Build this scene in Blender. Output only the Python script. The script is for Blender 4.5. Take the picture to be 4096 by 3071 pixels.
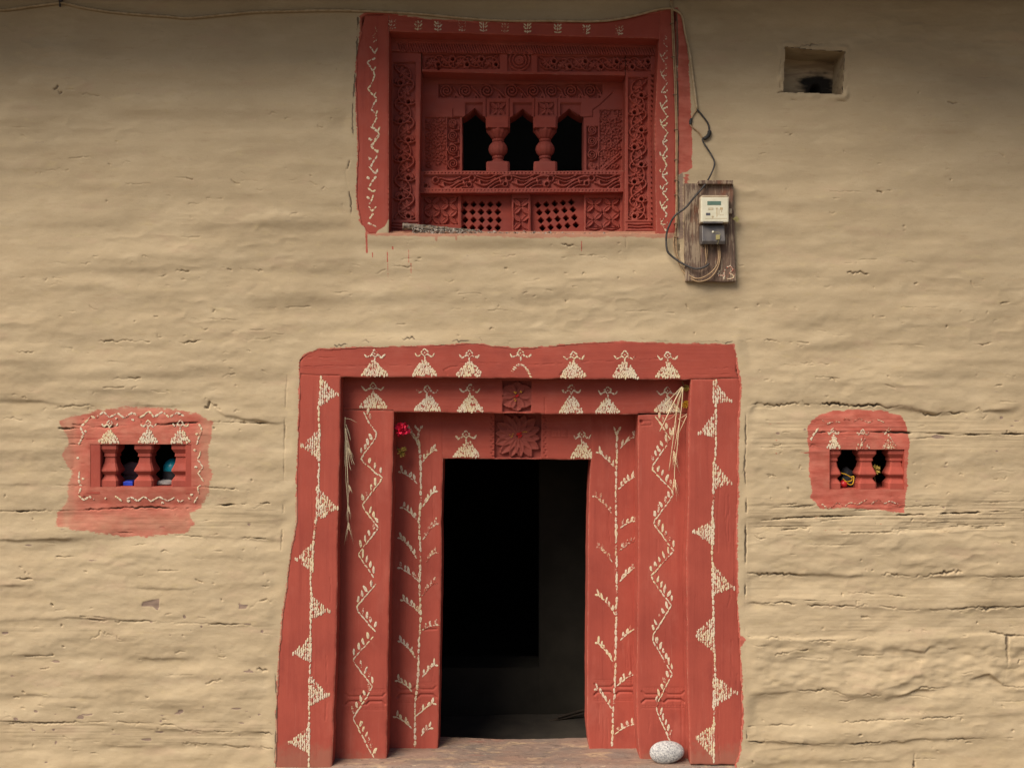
import bpy, math, random
import numpy as np
from mathutils import Vector

rad = math.radians
scn = bpy.context.scene
for o in list(bpy.data.objects):
    bpy.data.objects.remove(o)

# ------------------------------------------------------------------ camera, sky, sun, exposure
DIST = 5.0            # metres from the camera to the wall
SC = 0.00135          # metres per photograph pixel on the wall plane
ZC = 2.45             # camera height
cam = bpy.data.objects.new("camera", bpy.data.cameras.new("camera"))
scn.collection.objects.link(cam)
cam.location = (0, -DIST, ZC)
cam.rotation_euler = (rad(90), 0, 0)
cam.data.sensor_width = 36
cam.data.lens = 36 * DIST / (4096 * SC)
cam.data.clip_start = 0.05
cam.data.clip_end = 2000
scn.camera = cam

SUN_EL, SUN_AZ = 46.0, 47.0     # elevation; azimuth to the left of the camera axis
world = bpy.data.worlds.new("World")
scn.world = world
world.use_nodes = True
wt = world.node_tree
sky = wt.nodes.new("ShaderNodeTexSky")
sky.sky_type = 'NISHITA'
sky.sun_disc = False
sky.sun_elevation = rad(SUN_EL)
sky.sun_rotation = rad(180 + SUN_AZ)
sky.dust_density = 4.0
sky.air_density = 1.0
wt.links.new(sky.outputs[0], wt.nodes["Background"].inputs[0])
wt.nodes["Background"].inputs[1].default_value = 0.055
sl = bpy.data.lights.new("sun", 'SUN')
sl.energy = 3.1
sl.angle = rad(45)
sl.color = (1.0, 0.88, 0.72)
sun = bpy.data.objects.new("sun", sl)
scn.collection.objects.link(sun)
tosun = Vector((-math.sin(rad(SUN_AZ)) * math.cos(rad(SUN_EL)), -math.cos(rad(SUN_AZ)) * math.cos(rad(SUN_EL)), math.sin(rad(SUN_EL))))
sun.rotation_euler = tosun.to_track_quat('Z', 'Y').to_euler()
sun.location = (-4, -8, 9)
scn.view_settings.view_transform = 'Standard'
scn.view_settings.look = 'None'
scn.view_settings.exposure = 0.72
scn.view_settings.gamma = 1.0
scn.render.engine = 'CYCLES'
scn.cycles.max_bounces = 6
scn.cycles.diffuse_bounces = 4
scn.cycles.use_denoising = True

# ------------------------------------------------------------------ numeric helpers
rng = np.random.default_rng(11)
random.seed(5)

def interp(poly, t):
    """poly = number or list of (key, value): value at key t"""
    if isinstance(poly, (int, float)):
        return np.full(np.shape(t), float(poly))
    k = np.array([p[0] for p in poly], float); v = np.array([p[1] for p in poly], float)
    return np.interp(t, k, v)

def byy(pts):
    """list of traced (x, y) -> x as a function of y"""
    return sorted([(p[1], p[0]) for p in pts])

_lat = {}
def vnoise(X, Y, sx, sy, seed=0):
    key = seed
    if key not in _lat:
        _lat[key] = np.random.default_rng(1000 + seed).random((256, 256)).astype(np.float32)
    L = _lat[key]
    x = X / sx + 91.7; y = Y / sy + 53.3
    xi = np.floor(x).astype(int); yi = np.floor(y).astype(int)
    fx = (x - xi); fy = (y - yi)
    fx = fx * fx * fx * (fx * (fx * 6 - 15) + 10); fy = fy * fy * fy * (fy * (fy * 6 - 15) + 10)
    a = L[yi & 255, xi & 255]; b = L[yi & 255, (xi + 1) & 255]
    c = L[(yi + 1) & 255, xi & 255]; d = L[(yi + 1) & 255, (xi + 1) & 255]
    return ((a * (1 - fx) + b * fx) * (1 - fy) + (c * (1 - fx) + d * fx) * fy) * 2 - 1

def fbm(X, Y, sx, sy, seed=0, octs=3, gain=0.5):
    r = 0; a = 1.0; tot = 0
    for i in range(octs):
        r = r + a * vnoise(X, Y, sx / 2 ** i, sy / 2 ** i, seed + 17 * i); tot += a; a *= gain
    return r / tot

def P(sx, sy, dep=0.0, h=0.0):
    """traced point standing dep metres behind the wall plane -> world; h is relief towards the viewer"""
    k = SC * (DIST + dep) / DIST
    return ((np.asarray(sx) - 2048.0) * k, dep - h + 0 * np.asarray(sx), ZC + (1535.5 - np.asarray(sy)) * k)

def P1(sx, sy, dep=0.0):
    a = P(sx, sy, dep)
    return Vector((float(a[0]), float(a[1]), float(a[2])))

def smooth_path(pts, sub=5):
    p = np.array(pts, float)
    if len(p) < 3:
        return p
    q = np.vstack([2 * p[0] - p[1], p, 2 * p[-1] - p[-2]])
    out = []
    for i in range(1, len(q) - 2):
        for s in range(sub):
            t = s / sub
            out.append(0.5 * ((2 * q[i]) + (-q[i - 1] + q[i + 1]) * t + (2 * q[i - 1] - 5 * q[i] + 4 * q[i + 1] - q[i + 2]) * t * t
                              + (-q[i - 1] + 3 * q[i] - 3 * q[i + 1] + q[i + 2]) * t ** 3))
    out.append(q[-2])
    return np.array(out)

# ------------------------------------------------------------------ relief rasters (in traced pixels)
RW, RH = 4096, 3071
carve = np.zeros((RH, RW), np.float32)

def _box(pts, w, W=RW, H=RH, s=1.0):
    a = np.array(pts, float) / s
    x0 = max(int(a[:, 0].min() - w / s) - 1, 0); x1 = min(int(a[:, 0].max() + w / s) + 2, W)
    y0 = max(int(a[:, 1].min() - w / s) - 1, 0); y1 = min(int(a[:, 1].max() + w / s) + 2, H)
    return x0, x1, y0, y1

def _segd(X, Y, a, b):
    ax, ay = a; dx = b[0] - ax; dy = b[1] - ay
    l = dx * dx + dy * dy + 1e-9
    t = np.clip(((X - ax) * dx + (Y - ay) * dy) / l, 0, 1)
    return np.hypot(X - ax - t * dx, Y - ay - t * dy), t

def ridge(pts, w, base=-0.008, top=0.0, w2=None):
    w2 = w if w2 is None else w2
    n = len(pts) - 1
    for i in range(n):
        a, b = pts[i], pts[i + 1]
        wa = w + (w2 - w) * i / n; wb = w + (w2 - w) * (i + 1) / n
        x0, x1, y0, y1 = _box([a, b], max(wa, wb))
        if x1 <= x0 or y1 <= y0: continue
        X, Y = np.meshgrid(np.arange(x0, x1), np.arange(y0, y1))
        d, t = _segd(X, Y, a, b)
        ww = wa + (wb - wa) * t
        r = np.clip(1 - (d / ww) ** 2, 0, 1) ** 0.5
        c = base + (top - base) * r
        v = carve[y0:y1, x0:x1]
        np.maximum(v, np.where(d < ww, c, -9), out=v)

def groove(pts, w, depth=0.005):
    for i in range(len(pts) - 1):
        a, b = pts[i], pts[i + 1]
        x0, x1, y0, y1 = _box([a, b], w)
        if x1 <= x0 or y1 <= y0: continue
        X, Y = np.meshgrid(np.arange(x0, x1), np.arange(y0, y1))
        d, t = _segd(X, Y, a, b)
        v = carve[y0:y1, x0:x1]
        np.minimum(v, np.where(d < w, -depth * np.clip(1 - (d / w) ** 2, 0, 1), 9), out=v)

def level(x0, y0, x1, y1, h):
    carve[int(y0):int(y1), int(x0):int(x1)] = h

def hole(cx, cy, r, depth=0.02, diamond=False):
    x0, x1, y0, y1 = _box([(cx, cy)], r + 1)
    X, Y = np.meshgrid(np.arange(x0, x1), np.arange(y0, y1))
    d = (np.abs(X - cx) + np.abs(Y - cy)) * 0.93 if diamond else np.hypot(X - cx, Y - cy)
    v = carve[y0:y1, x0:x1]
    v[d < r] = -depth

def petal(cx, cy, r0, r1, ang, w, base=-0.008, top=0.0):
    """lens shaped raised petal with a crease"""
    a = (cx + r0 * math.cos(ang), cy + r0 * math.sin(ang)); b = (cx + r1 * math.cos(ang), cy + r1 * math.sin(ang))
    x0, x1, y0, y1 = _box([a, b], w)
    X, Y = np.meshgrid(np.arange(x0, x1), np.arange(y0, y1))
    u = ((X - a[0]) * math.cos(ang) + (Y - a[1]) * math.sin(ang)) / (r1 - r0)
    q = -(X - a[0]) * math.sin(ang) + (Y - a[1]) * math.cos(ang)
    ww = w * np.sin(np.pi * np.clip(u, 0, 1)) ** 0.7
    ok = (u > 0) & (u < 1) & (np.abs(q) < ww)
    pr = base + (top - base) * (0.55 + 0.45 * np.abs(q) / (ww + 1e-6))
    v = carve[y0:y1, x0:x1]
    v[ok] = np.maximum(v[ok], pr[ok])

def spiral(cx, cy, r, turns=2.2, a0=0.0, sgn=1, n=44, w=4.2, base=-0.008):
    pts = []
    for i in range(n + 1):
        t = i / n
        rr = r * (1 - 0.86 * t)
        a = a0 + sgn * turns * 2 * math.pi * t
        pts.append((cx + rr * math.cos(a), cy + rr * math.sin(a)))
    ridge(pts, w, base)

def palmette(cx, cy, r, ang, n=7, spread=210, base=-0.009):
    for i in range(n):
        a = ang + rad(spread) * (i / (n - 1) - 0.5)
        petal(cx, cy, r * 0.22, r, a, r * 0.17, base)
    arc = [(cx + r * 1.12 * math.cos(ang + rad(t)), cy + r * 1.12 * math.sin(ang + rad(t))) for t in np.linspace(-125, 125, 22)]
    ridge(arc, r * 0.10, base)
    ridge([(cx, cy), (cx + 0.1, cy)], r * 0.2, base)

def xflower(cx, cy, rx, ry, base=-0.008):
    for sxn in (-1, 1):
        for syn in (-1, 1):
            a = math.atan2(syn * ry, sxn * rx)
            petal(cx, cy, 2, math.hypot(rx, ry) * 0.98, a, min(rx, ry) * 0.33, base)

# ------------------------------------------------------------------ mesh building
def make(name, chunks, mats, parent=None, attrs=None, loc=None):
    """chunks: (V[n,3], F[m,k], material index, smooth). One mesh object."""
    Vs, loops, tot, mi, sm, extra = [], [], [], [], [], []
    off = 0
    for ch in chunks:
        V, F, m, s = ch[:4]
        if len(ch) > 4: extra.append((off, ch[4]))
        V = np.asarray(V, float).reshape(-1, 3)
        groups = F if isinstance(F, list) and len(F) and not np.isscalar(F[0]) and isinstance(F[0], np.ndarray) and F[0].ndim == 2 else [np.asarray(F)]
        Vs.append(V)
        for G in groups:
            G = np.asarray(G, np.int64)
            loops.append((G + off).ravel()); tot.append(np.full(len(G), G.shape[1]))
            mi.append(np.full(len(G), m)); sm.append(np.full(len(G), bool(s)))
        off += len(V)
    V = np.vstack(Vs); L = np.concatenate(loops); T = np.concatenate(tot)
    if loc is not None:
        V = V - np.array(loc)
    me = bpy.data.meshes.new(name)
    me.vertices.add(len(V)); me.vertices.foreach_set("co", V.astype(np.float32).ravel())
    me.loops.add(len(L)); me.loops.foreach_set("vertex_index", L.astype(np.int32))
    me.polygons.add(len(T))
    me.polygons.foreach_set("loop_start", np.concatenate([[0], np.cumsum(T)[:-1]]).astype(np.int32))
    me.polygons.foreach_set("material_index", np.concatenate(mi).astype(np.int32))
    me.polygons.foreach_set("use_smooth", np.concatenate(sm))
    fulls = {}
    for o0, dct in [(0, attrs or {})] + extra:
        for k, a in dct.items():
            fulls.setdefault(k, np.zeros(len(V), np.float32))[o0:o0 + len(a)] = a
    for k, full in fulls.items():
        me.attributes.new(k, 'FLOAT', 'POINT').data.foreach_set("value", full)
    for m in (mats if isinstance(mats, (list, tuple)) else [mats]):
        me.materials.append(m)
    me.update(calc_edges=True); me.validate()
    o = bpy.data.objects.new(name, me)
    scn.collection.objects.link(o)
    if loc is not None:
        o.location = loc
    if parent:
        o.parent = parent
    return o

def empty(name, loc=(0, 0, 0), parent=None):
    o = bpy.data.objects.new(name, None)
    o.empty_display_size = 0.1
    scn.collection.objects.link(o); o.location = loc
    if parent: o.parent = parent
    return o

def tag(o, label, cat=None, group=None, kind=None):
    o["label"] = label
    if cat: o["category"] = cat
    if group: o["group"] = group
    if kind: o["kind"] = kind
    return o

def local(o, ch):
    """chunk from world to the space of a thing whose Empty stands at o.location"""
    return (np.asarray(ch[0]) - np.array(o.location), ch[1], ch[2], ch[3])

def gridfaces(r, c, mask=None):
    i = np.arange(r * c).reshape(r, c)
    F = np.stack([i[:-1, :-1], i[1:, :-1], i[1:, 1:], i[:-1, 1:]], -1)
    if mask is not None: F = F[mask]
    return F.reshape(-1, 4)

def box(x0, x1, y0, y1, z0, z1, m=0, bev=0.0):
    if bev <= 0:
        V = np.array([(x, y, z) for x in (x0, x1) for y in (y0, y1) for z in (z0, z1)], float)
        F = np.array([(0, 1, 3, 2), (4, 6, 7, 5), (0, 4, 5, 1), (2, 3, 7, 6), (0, 2, 6, 4), (1, 5, 7, 3)])
        return (V, F, m, False)
    import bmesh
    bm = bmesh.new()
    bmesh.ops.create_cube(bm, size=1)
    for v in bm.verts:
        v.co = ((x0 + x1) / 2 + v.co.x * (x1 - x0), (y0 + y1) / 2 + v.co.y * (y1 - y0), (z0 + z1) / 2 + v.co.z * (z1 - z0))
    bmesh.ops.bevel(bm, geom=bm.edges[:], offset=bev, segments=2, affect='EDGES', profile=0.6)
    bm.verts.ensure_lookup_table()
    V = np.array([v.co[:] for v in bm.verts])
    by = {}
    for f in bm.faces: by.setdefault(len(f.verts), []).append([v.index for v in f.verts])
    bm.free()
    return (V, [np.array(x) for x in by.values()], m, False)

def tube(path, r, n=6, m=0, cap=True):
    p = np.asarray(path, float); k = len(p)
    r = np.full(k, r) if np.isscalar(r) else np.asarray(r, float)
    t = np.gradient(p, axis=0); t /= np.linalg.norm(t, axis=1)[:, None] + 1e-12
    up = np.array([0, 1.0, 0]) if abs(t[0][1]) < 0.9 else np.array([1.0, 0, 0])
    V = []
    a = np.cross(t[0], up); a /= np.linalg.norm(a)
    for i in range(k):
        a = a - t[i] * np.dot(a, t[i]); a /= np.linalg.norm(a) + 1e-12
        b = np.cross(t[i], a)
        for j in range(n):
            q = 2 * math.pi * j / n
            V.append(p[i] + r[i] * (math.cos(q) * a + math.sin(q) * b))
    F = [(i * n + j, i * n + (j + 1) % n, (i + 1) * n + (j + 1) % n, (i + 1) * n + j) for i in range(k - 1) for j in range(n)]
    fs = [np.array(F)]
    if cap:
        fs += [np.array([list(range(n))[::-1], [(k - 1) * n + j for j in range(n)]])]
    return (np.array(V), fs, m, True)

def spath(pts, dep):
    """traced path -> world polyline; dep a number or a list"""
    d = [dep] * len(pts) if np.isscalar(dep) else dep
    return smooth_path([P1(p[0], p[1], dd)[:] for p, dd in zip(pts, d)])

def lathe(prof, cx, cy, square=False, n=24, m=0, ysc=1.0, flute=None):
    """prof: list of (radius, z)"""
    V = []; F = []
    for (r, z) in prof:
        for j in range(n):
            a = 2 * math.pi * (j + 0.5) / n
            rr = r
            if square:
                rr = r / max(abs(math.cos(a)), abs(math.sin(a)))
            elif flute:
                rr = r * (1 + flute * math.cos(a * 12))
            V.append((cx + rr * math.cos(a), cy + ysc * rr * math.sin(a), z))
    k = len(prof)
    for i in range(k - 1):
        for j in range(n):
            F.append((i * n + j, i * n + (j + 1) % n, (i + 1) * n + (j + 1) % n, (i + 1) * n + j))
    return (np.array(V), [np.array(F), np.array([list(range(n))[::-1], [(k - 1) * n + j for j in range(n)]])], m, not square)

def blob(c, r, seed=0, rough=0.12, n=18, m=0, freq=2.2):
    V = []; F = []
    rr = np.random.default_rng(seed)
    ph = rr.random((6, 4)) * 6.28
    for i in range(n + 1):
        th = math.pi * i / n
        for j in range(2 * n):
            f = 2 * math.pi * j / (2 * n)
            d = np.array([math.sin(th) * math.cos(f), math.sin(th) * math.sin(f), math.cos(th)])
            s = 1 + rough * sum(math.sin(freq * (1 + q * 0.6) * (d @ np.array([math.cos(ph[q, 0]), math.sin(ph[q, 1]), math.cos(ph[q, 2])])) + ph[q, 3]) / (1 + q) for q in range(6)) / 2
            V.append((c[0] + r[0] * d[0] * s, c[1] + r[1] * d[1] * s, c[2] + r[2] * d[2] * s))
    w = 2 * n
    for i in range(n):
        for j in range(w):
            F.append((i * w + j, (i + 1) * w + j, (i + 1) * w + (j + 1) % w, i * w + (j + 1) % w))
    return (np.array(V), np.array(F), m, True)

# painted finger dabs: low domes of rice paste
def dab_chunk(dabs, m, hfun=None):
    """dabs: (sx, sy, dep, angle, length, width)"""
    if not dabs: return None
    D = np.array(dabs, float); k = len(D); n = 9
    th = np.linspace(0, 2 * math.pi, n, endpoint=False)
    V = np.zeros((k, 2 * n + 1, 3))
    hh = hfun(D[:, 0], D[:, 1]) if hfun is not None else np.zeros(k)
    for q, (f, h) in enumerate(((1.0, -0.0004), (0.66, 0.0013))):
        jit = 1 + 0.16 * rng.standard_normal((k, n))
        lx = np.cos(th)[None] * D[:, 4:5] * .51 * f * jit; ly = np.sin(th)[None] * D[:, 5:6] * .45 * f * jit
        ca = np.cos(D[:, 3:4]); sa = np.sin(D[:, 3:4])
        X = D[:, 0:1] + lx * ca - ly * sa; Y = D[:, 1:2] + lx * sa + ly * ca
        x, y, z = P(X, Y, D[:, 2:3], 0)
        V[:, q * n:(q + 1) * n, 0] = x; V[:, q * n:(q + 1) * n, 1] = D[:, 2:3] - hh[:, None] - h * .35 - .0012; V[:, q * n:(q + 1) * n, 2] = z
    x, y, z = P(D[:, 0], D[:, 1], D[:, 2])
    V[:, 2 * n, 0] = x; V[:, 2 * n, 1] = D[:, 2] - hh - 0.0015; V[:, 2 * n, 2] = z
    base = (np.arange(k) * (2 * n + 1))[:, None, None]
    j = np.arange(n); j2 = (j + 1) % n
    q4 = np.stack([j, j2, n + j2, n + j], -1)[None] + base
    q3 = np.stack([n + j, n + j2, np.full(n, 2 * n)], -1)[None] + base
    rim = np.tile(np.concatenate([np.ones(n), np.full(n, .78), [0.0]]), k) * np.repeat(np.random.default_rng(k).uniform(.75, 1.0, k), 2 * n + 1)
    return (V.reshape(-1, 3), [q4.reshape(-1, 4), q3.reshape(-1, 3)], m, True, {"rim": rim})

class Marks:
    """strokes for one board"""
    def __init__(s, dep): s.dep = dep; s.a = []; s.b = []
    def dab(s, x, y, ang, l, w, faded=False):
        (s.b if faded else s.a).append((x, y, s.dep, ang, l, w))
    def line(s, pts, l=22, w=8, faded=False, gap=0.9, skip=0.0):
        pts = np.array(pts, float)
        for a, b in zip(pts[:-1], pts[1:]):
            L = np.hypot(*(b - a)); n = max(1, int(round(L / (l * gap))))
            ang = math.atan2(b[1] - a[1], b[0] - a[0])
            for i in range(n):
                if random.random() < skip: continue
                c = a + (b - a) * (i + 0.5) / n
                s.dab(c[0] + random.gauss(0, 0.8), c[1] + random.gauss(0, 0.8), ang + random.gauss(0, .06), L / n * random.uniform(.85, 1.1), w * random.uniform(.8, 1.2), faded or random.random() < 0.12)
    def dome(s, cx, by, w, h, faded=False, body=True, part=1.0):
        w *= random.uniform(.93, 1.06); h *= random.uniform(.95, 1.04); sk = random.gauss(0, .05)
        bh = h * random.uniform(.53, .59); rows = max(4, int(bh / 8.5))
        if body:
            for r in range(rows):
                t = (r + 0.5) / rows
                hw = w / 2 * (0.12 + 0.88 * (1 - t) ** 0.85)
                n = max(1, int(round(2 * hw / 9.0)))
                for i in range(n):
                    if random.random() < 0.04 or random.random() > part: continue
                    x = cx - hw + 2 * hw * (i + 0.5) / n + random.gauss(0, 1.1)
                    y = by - 4.5 - t * (bh - 6) + random.gauss(0, 1.6)
                    x += sk * (by - y)
                    s.dab(x, y, math.pi / 2 + random.gauss(0, .25), random.uniform(10.5, 14), random.uniform(7.5, 10), faded)
        ny = by - bh - h * 0.07
        s.line([(cx, by - bh + 2), (cx, ny - 5)], 14, 8, faded)
        d = h * 0.12; cy = ny - 5 - d
        s.line([(cx, cy + d), (cx - d, cy), (cx, cy - d * 1.15), (cx + d, cy), (cx, cy + d)], 16, 6.5, faded)
        s.dab(cx, cy, 0, 6, 6, faded)
        for q in (-1, 1):
            s.line([(cx + q * d * .6, cy + d * .3), (cx + q * w * .27, cy + d * 1.15), (cx + q * w * .37, cy + d * .1)], 16, 7.5, faded)
    def tri(s, lx, y0, y1, tip, faded=False):
        q = 1 if tip[0] > lx else -1
        y0 += random.gauss(0, 5); y1 += random.gauss(0, 5); tip = (tip[0] + random.gauss(0, 3), tip[1] + random.gauss(0, 6))
        W = abs(tip[0] - lx); n = max(3, int(W / 8.2))
        for i in range(n + 1):
            f = i / n
            ya = y0 + (tip[1] - y0) * f; yb = y1 + (tip[1] - y1) * f
            m = max(1, int(abs(yb - ya) / 13))
            for k in range(m):
                if random.random() < 0.03: continue
                y = ya + (yb - ya) * (k + 0.5) / m + random.gauss(0, 1.4)
                s.dab(lx + q * W * f + random.gauss(0, 1.0), y, math.pi / 2 + random.gauss(0, .12), random.uniform(14, 20), random.uniform(6.4, 8.4), faded or random.random() < .16)
    def leaf(s, x, y, lean=0.0, l=25, w=12, faded=False):
        a = -math.pi / 2 + lean + random.gauss(0, .18)
        s.dab(x + math.cos(a) * l * .45, y + math.sin(a) * l * .45, a, l * random.uniform(.8, 1.15), w * random.uniform(.8, 1.15), faded or random.random() < .2)
    def zig(s, pts, faded=False):
        s.line(pts, 24, 6.6, faded)
        for a, b in zip(pts[:-1], pts[1:]):
            L = math.hypot(b[0] - a[0], b[1] - a[1]); n = max(1, int(L / 25))
            if L < 45: continue
            lean = -0.15 if b[0] < a[0] else 0.12
            for i in range(n):
                t = (i + 0.75) / (n + 0.3)
                s.leaf(a[0] + (b[0] - a[0]) * t + (-6 if b[0] < a[0] else 7), a[1] + (b[1] - a[1]) * t - 7, lean, 27, 11.5, faded)
    def twig(s, base, tip, faded=False):
        L = math.hypot(tip[0] - base[0], tip[1] - base[1])
        s.line([base, ((base[0] + tip[0]) / 2 + (4 if tip[0] < base[0] else -3), (base[1] + tip[1]) / 2 - 3), tip], 20, 6.5, faded)
        n = max(3, int(L / 18)); q = 1 if tip[0] > base[0] else -1
        for i in range(n):
            t = (i + 0.7) / n
            s.leaf(base[0] + (tip[0] - base[0]) * t, base[1] + (tip[1] - base[1]) * t - 5, 0.15 * q, 24, 11, faded)
        s.dab(tip[0] + q * 5, tip[1] + 2, 0.1, 14, 9, faded)
    def chunks(s, m=1, m2=2, hfun=None):
        return [c for c in (dab_chunk(s.a, m, hfun), dab_chunk(s.b, m2, hfun)) if c]

# ------------------------------------------------------------------ materials
class NT:
    def __init__(s, name, rough=0.85):
        s.m = bpy.data.materials.new(name); s.m.use_nodes = True
        s.t = s.m.node_tree; s.b = s.t.nodes["Principled BSDF"]
        s.b.inputs["Roughness"].default_value = rough
        s.b.inputs["Specular IOR Level"].default_value = 0.25
        s.co = s.t.nodes.new("ShaderNodeTexCoord").outputs["Object"]
    def link(s, a, b): s.t.links.new(a, b)
    def sock(s, inp, v):
        if hasattr(v, "links"): s.link(v, inp)
        elif isinstance(v, (tuple, list)): inp.default_value = (*v, 1) if len(v) == 3 and inp.type == 'RGBA' else v
        else: inp.default_value = v
    def mapping(s, scale=(1, 1, 1), loc=(0, 0, 0), rot=(0, 0, 0)):
        n = s.t.nodes.new("ShaderNodeMapping")
        n.inputs["Scale"].default_value = scale; n.inputs["Location"].default_value = loc; n.inputs["Rotation"].default_value = rot
        s.link(s.co, n.inputs[0]); return n.outputs[0]
    def noise(s, scale, detail=3, rough=0.55, vec=None, dist=0.0):
        n = s.t.nodes.new("ShaderNodeTexNoise")
        n.inputs["Scale"].default_value = scale; n.inputs["Detail"].default_value = detail
        n.inputs["Roughness"].default_value = rough; n.inputs["Distortion"].default_value = dist
        s.link(vec if vec is not None else s.co, n.inputs["Vector"]); return n.outputs["Fac"]
    def voro(s, scale, vec=None, feature='F1', out="Distance", rnd=1.0):
        n = s.t.nodes.new("ShaderNodeTexVoronoi"); n.feature = feature
        n.inputs["Scale"].default_value = scale; n.inputs["Randomness"].default_value = rnd
        s.link(vec if vec is not None else s.co, n.inputs["Vector"]); return n.outputs[out]
    def ramp(s, v, a, b, lo=0.0, hi=1.0, smooth=True):
        n = s.t.nodes.new("ShaderNodeMapRange"); n.interpolation_type = 'SMOOTHSTEP' if smooth else 'LINEAR'
        for i, q in zip(("Value", "From Min", "From Max", "To Min", "To Max"), (v, a, b, lo, hi)): s.sock(n.inputs[i], q)
        return n.outputs[0]
    def math(s, op, a, b=0.0, c=None, clamp=False):
        n = s.t.nodes.new("ShaderNodeMath"); n.operation = op; n.use_clamp = clamp
        s.sock(n.inputs[0], a); s.sock(n.inputs[1], b)
        if c is not None: s.sock(n.inputs[2], c)
        return n.outputs[0]
    def mix(s, f, a, b, blend='MIX'):
        n = s.t.nodes.new("ShaderNodeMix"); n.data_type = 'RGBA'; n.blend_type = blend
        s.sock(n.inputs[0], f); s.sock(n.inputs[6], a); s.sock(n.inputs[7], b); return n.outputs[2]
    def attr(s, name):
        n = s.t.nodes.new("ShaderNodeAttribute"); n.attribute_name = name; return n.outputs["Fac"]
    def bump(s, h, strength=0.4, dist=0.004, normal=None):
        n = s.t.nodes.new("ShaderNodeBump"); n.inputs["Strength"].default_value = strength; n.inputs["Distance"].default_value = dist
        s.link(h, n.inputs["Height"])
        if normal is not None: s.link(normal, n.inputs["Normal"])
        return n.outputs[0]
    def out(s, col, normal=None, rough=None):
        s.sock(s.b.inputs["Base Color"], col)
        if normal is not None: s.link(normal, s.b.inputs["Normal"])
        if rough is not None: s.sock(s.b.inputs["Roughness"], rough)
        return s.m

MUD_A, MUD_B, MUD_C = (0.476, 0.382, 0.252), (0.412, 0.327, 0.212), (0.54, 0.443, 0.30)
RED = (0.362, 0.074, 0.052)

def plaster_nodes(s):
    c = s.mix(s.ramp(s.noise(1.3, 4), .35, .68), MUD_A, MUD_B)
    c = s.mix(s.ramp(s.noise(7, 5, .6, s.mapping((0.5, 1, 1.3))), .45, .75, 0, .6), c, MUD_C)
    c = s.mix(s.ramp(s.noise(3.1, 5, .6, s.mapping((.7, 1, 1.4), (3, 1, 7))), .5, .72, 0, .35), c, (0.44, 0.335, 0.21))
    c = s.mix(s.ramp(s.noise(24, 4, .65, s.mapping((.35, 1, 2.0))), .56, .74, 0, .30), c, (0.36, 0.25, 0.15))
    c = s.mix(s.ramp(s.noise(5, 5, .65, s.mapping((.6, 1, 1.5), (8, 4, 2))), .54, .70, 0, .45), c, (0.47, 0.345, 0.24))
    c = s.mix(s.ramp(s.noise(13, 5, .65, s.mapping((.6, 1, 1.5), (2, 9, 5))), .56, .72, 0, .5), c, (0.49, 0.395, 0.235))
    c = s.mix(s.ramp(s.noise(90, 3, .7), .62, .75, 0, .25), c, (0.30, 0.21, 0.13))
    c = s.mix(s.ramp(s.noise(46, 3, .7, s.mapping((.35, 1, 1.6), (6, 1, 3))), .68, .75, 0, .5), c, (0.30, 0.235, 0.20))
    return c

def mat_wall():
    s = NT("lime_mud_plaster", 0.92)
    c = plaster_nodes(s)
    chip = s.ramp(s.math('ADD', s.attr("chip"), s.math('MULTIPLY', s.math('SUBTRACT', s.noise(45, 5, .65, s.mapping((.5, 1, 1.4))), .5), 1.1)), .42, .54)
    c = s.mix(s.ramp(s.noise(170, 3, .75, s.mapping((.6, 1, 1.2))), .60, .70, 0, .32), c, (0.25, 0.185, 0.125))
    c = s.mix(s.ramp(s.noise(140, 3, .75, s.mapping((.6, 1, 1.2), (9, 9, 9))), .62, .72, 0, .4), c, (0.62, 0.53, 0.38))
    c = s.mix(s.ramp(s.noise(1.0, 4, .7, s.mapping((14, 1, 130), (3, 0, 5)), .4), .62, .74, 0, .35), c, (0.30, 0.225, 0.155))
    c = s.mix(chip, c, s.mix(s.ramp(s.noise(60, 3, .6, s.mapping((.2, 1, 2))), .3, .7), (0.30, 0.215, 0.165), (0.225, 0.165, 0.135)))
    redn = s.math('ADD', s.math('MULTIPLY', s.math('SUBTRACT', s.noise(70, 5, .7, s.mapping((.45, 1, 1.4))), .5), .9), s.math('MULTIPLY', s.math('SUBTRACT', s.noise(16, 3, .6), .5), .7))
    r = s.ramp(s.math('ADD', s.attr("red"), redn), .44, .56)
    r = s.math('MULTIPLY', r, s.ramp(s.math('ADD', s.attr("thin"), s.math('MULTIPLY', s.math('SUBTRACT', s.noise(14, 5, .6), .5), .5)), 0.0, 1.0, 1.0, .15, False))
    rc = s.mix(s.ramp(s.noise(18, 5, .6, s.mapping((.5, 1, 1.5))), .32, .66), (0.36, 0.082, 0.058), (0.47, 0.135, 0.10))
    c = s.mix(r, c, rc)
    cr = s.attr("crack")
    c = s.mix(s.ramp(cr, .25, .95, 0, .85), c, (0.10, 0.075, 0.055))
    g = s.attr("grain")
    lines = s.noise(1.0, 5, .6, s.mapping((4, 1, 210)))
    h = s.math('ADD', s.math('MULTIPLY', s.noise(16, 6, .6, s.mapping((.6, 1, 1.3))), .6), s.math('MULTIPLY', s.noise(110, 4, .6), .14))
    h = s.math('ADD', h, s.math('MULTIPLY', s.math('MULTIPLY', lines, g), .7))
    c = s.mix(s.math('MULTIPLY', s.ramp(lines, .55, .72), s.math('MULTIPLY', g, .45)), c, (0.26, 0.185, 0.13))
    st = s.noise(1.0, 4, .6, s.mapping((9, 1, 75), (1, 1, 1)), .6)
    h = s.math('ADD', h, s.math('MULTIPLY', st, .22))
    return s.out(c, s.bump(h, .34, .007))

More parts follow.
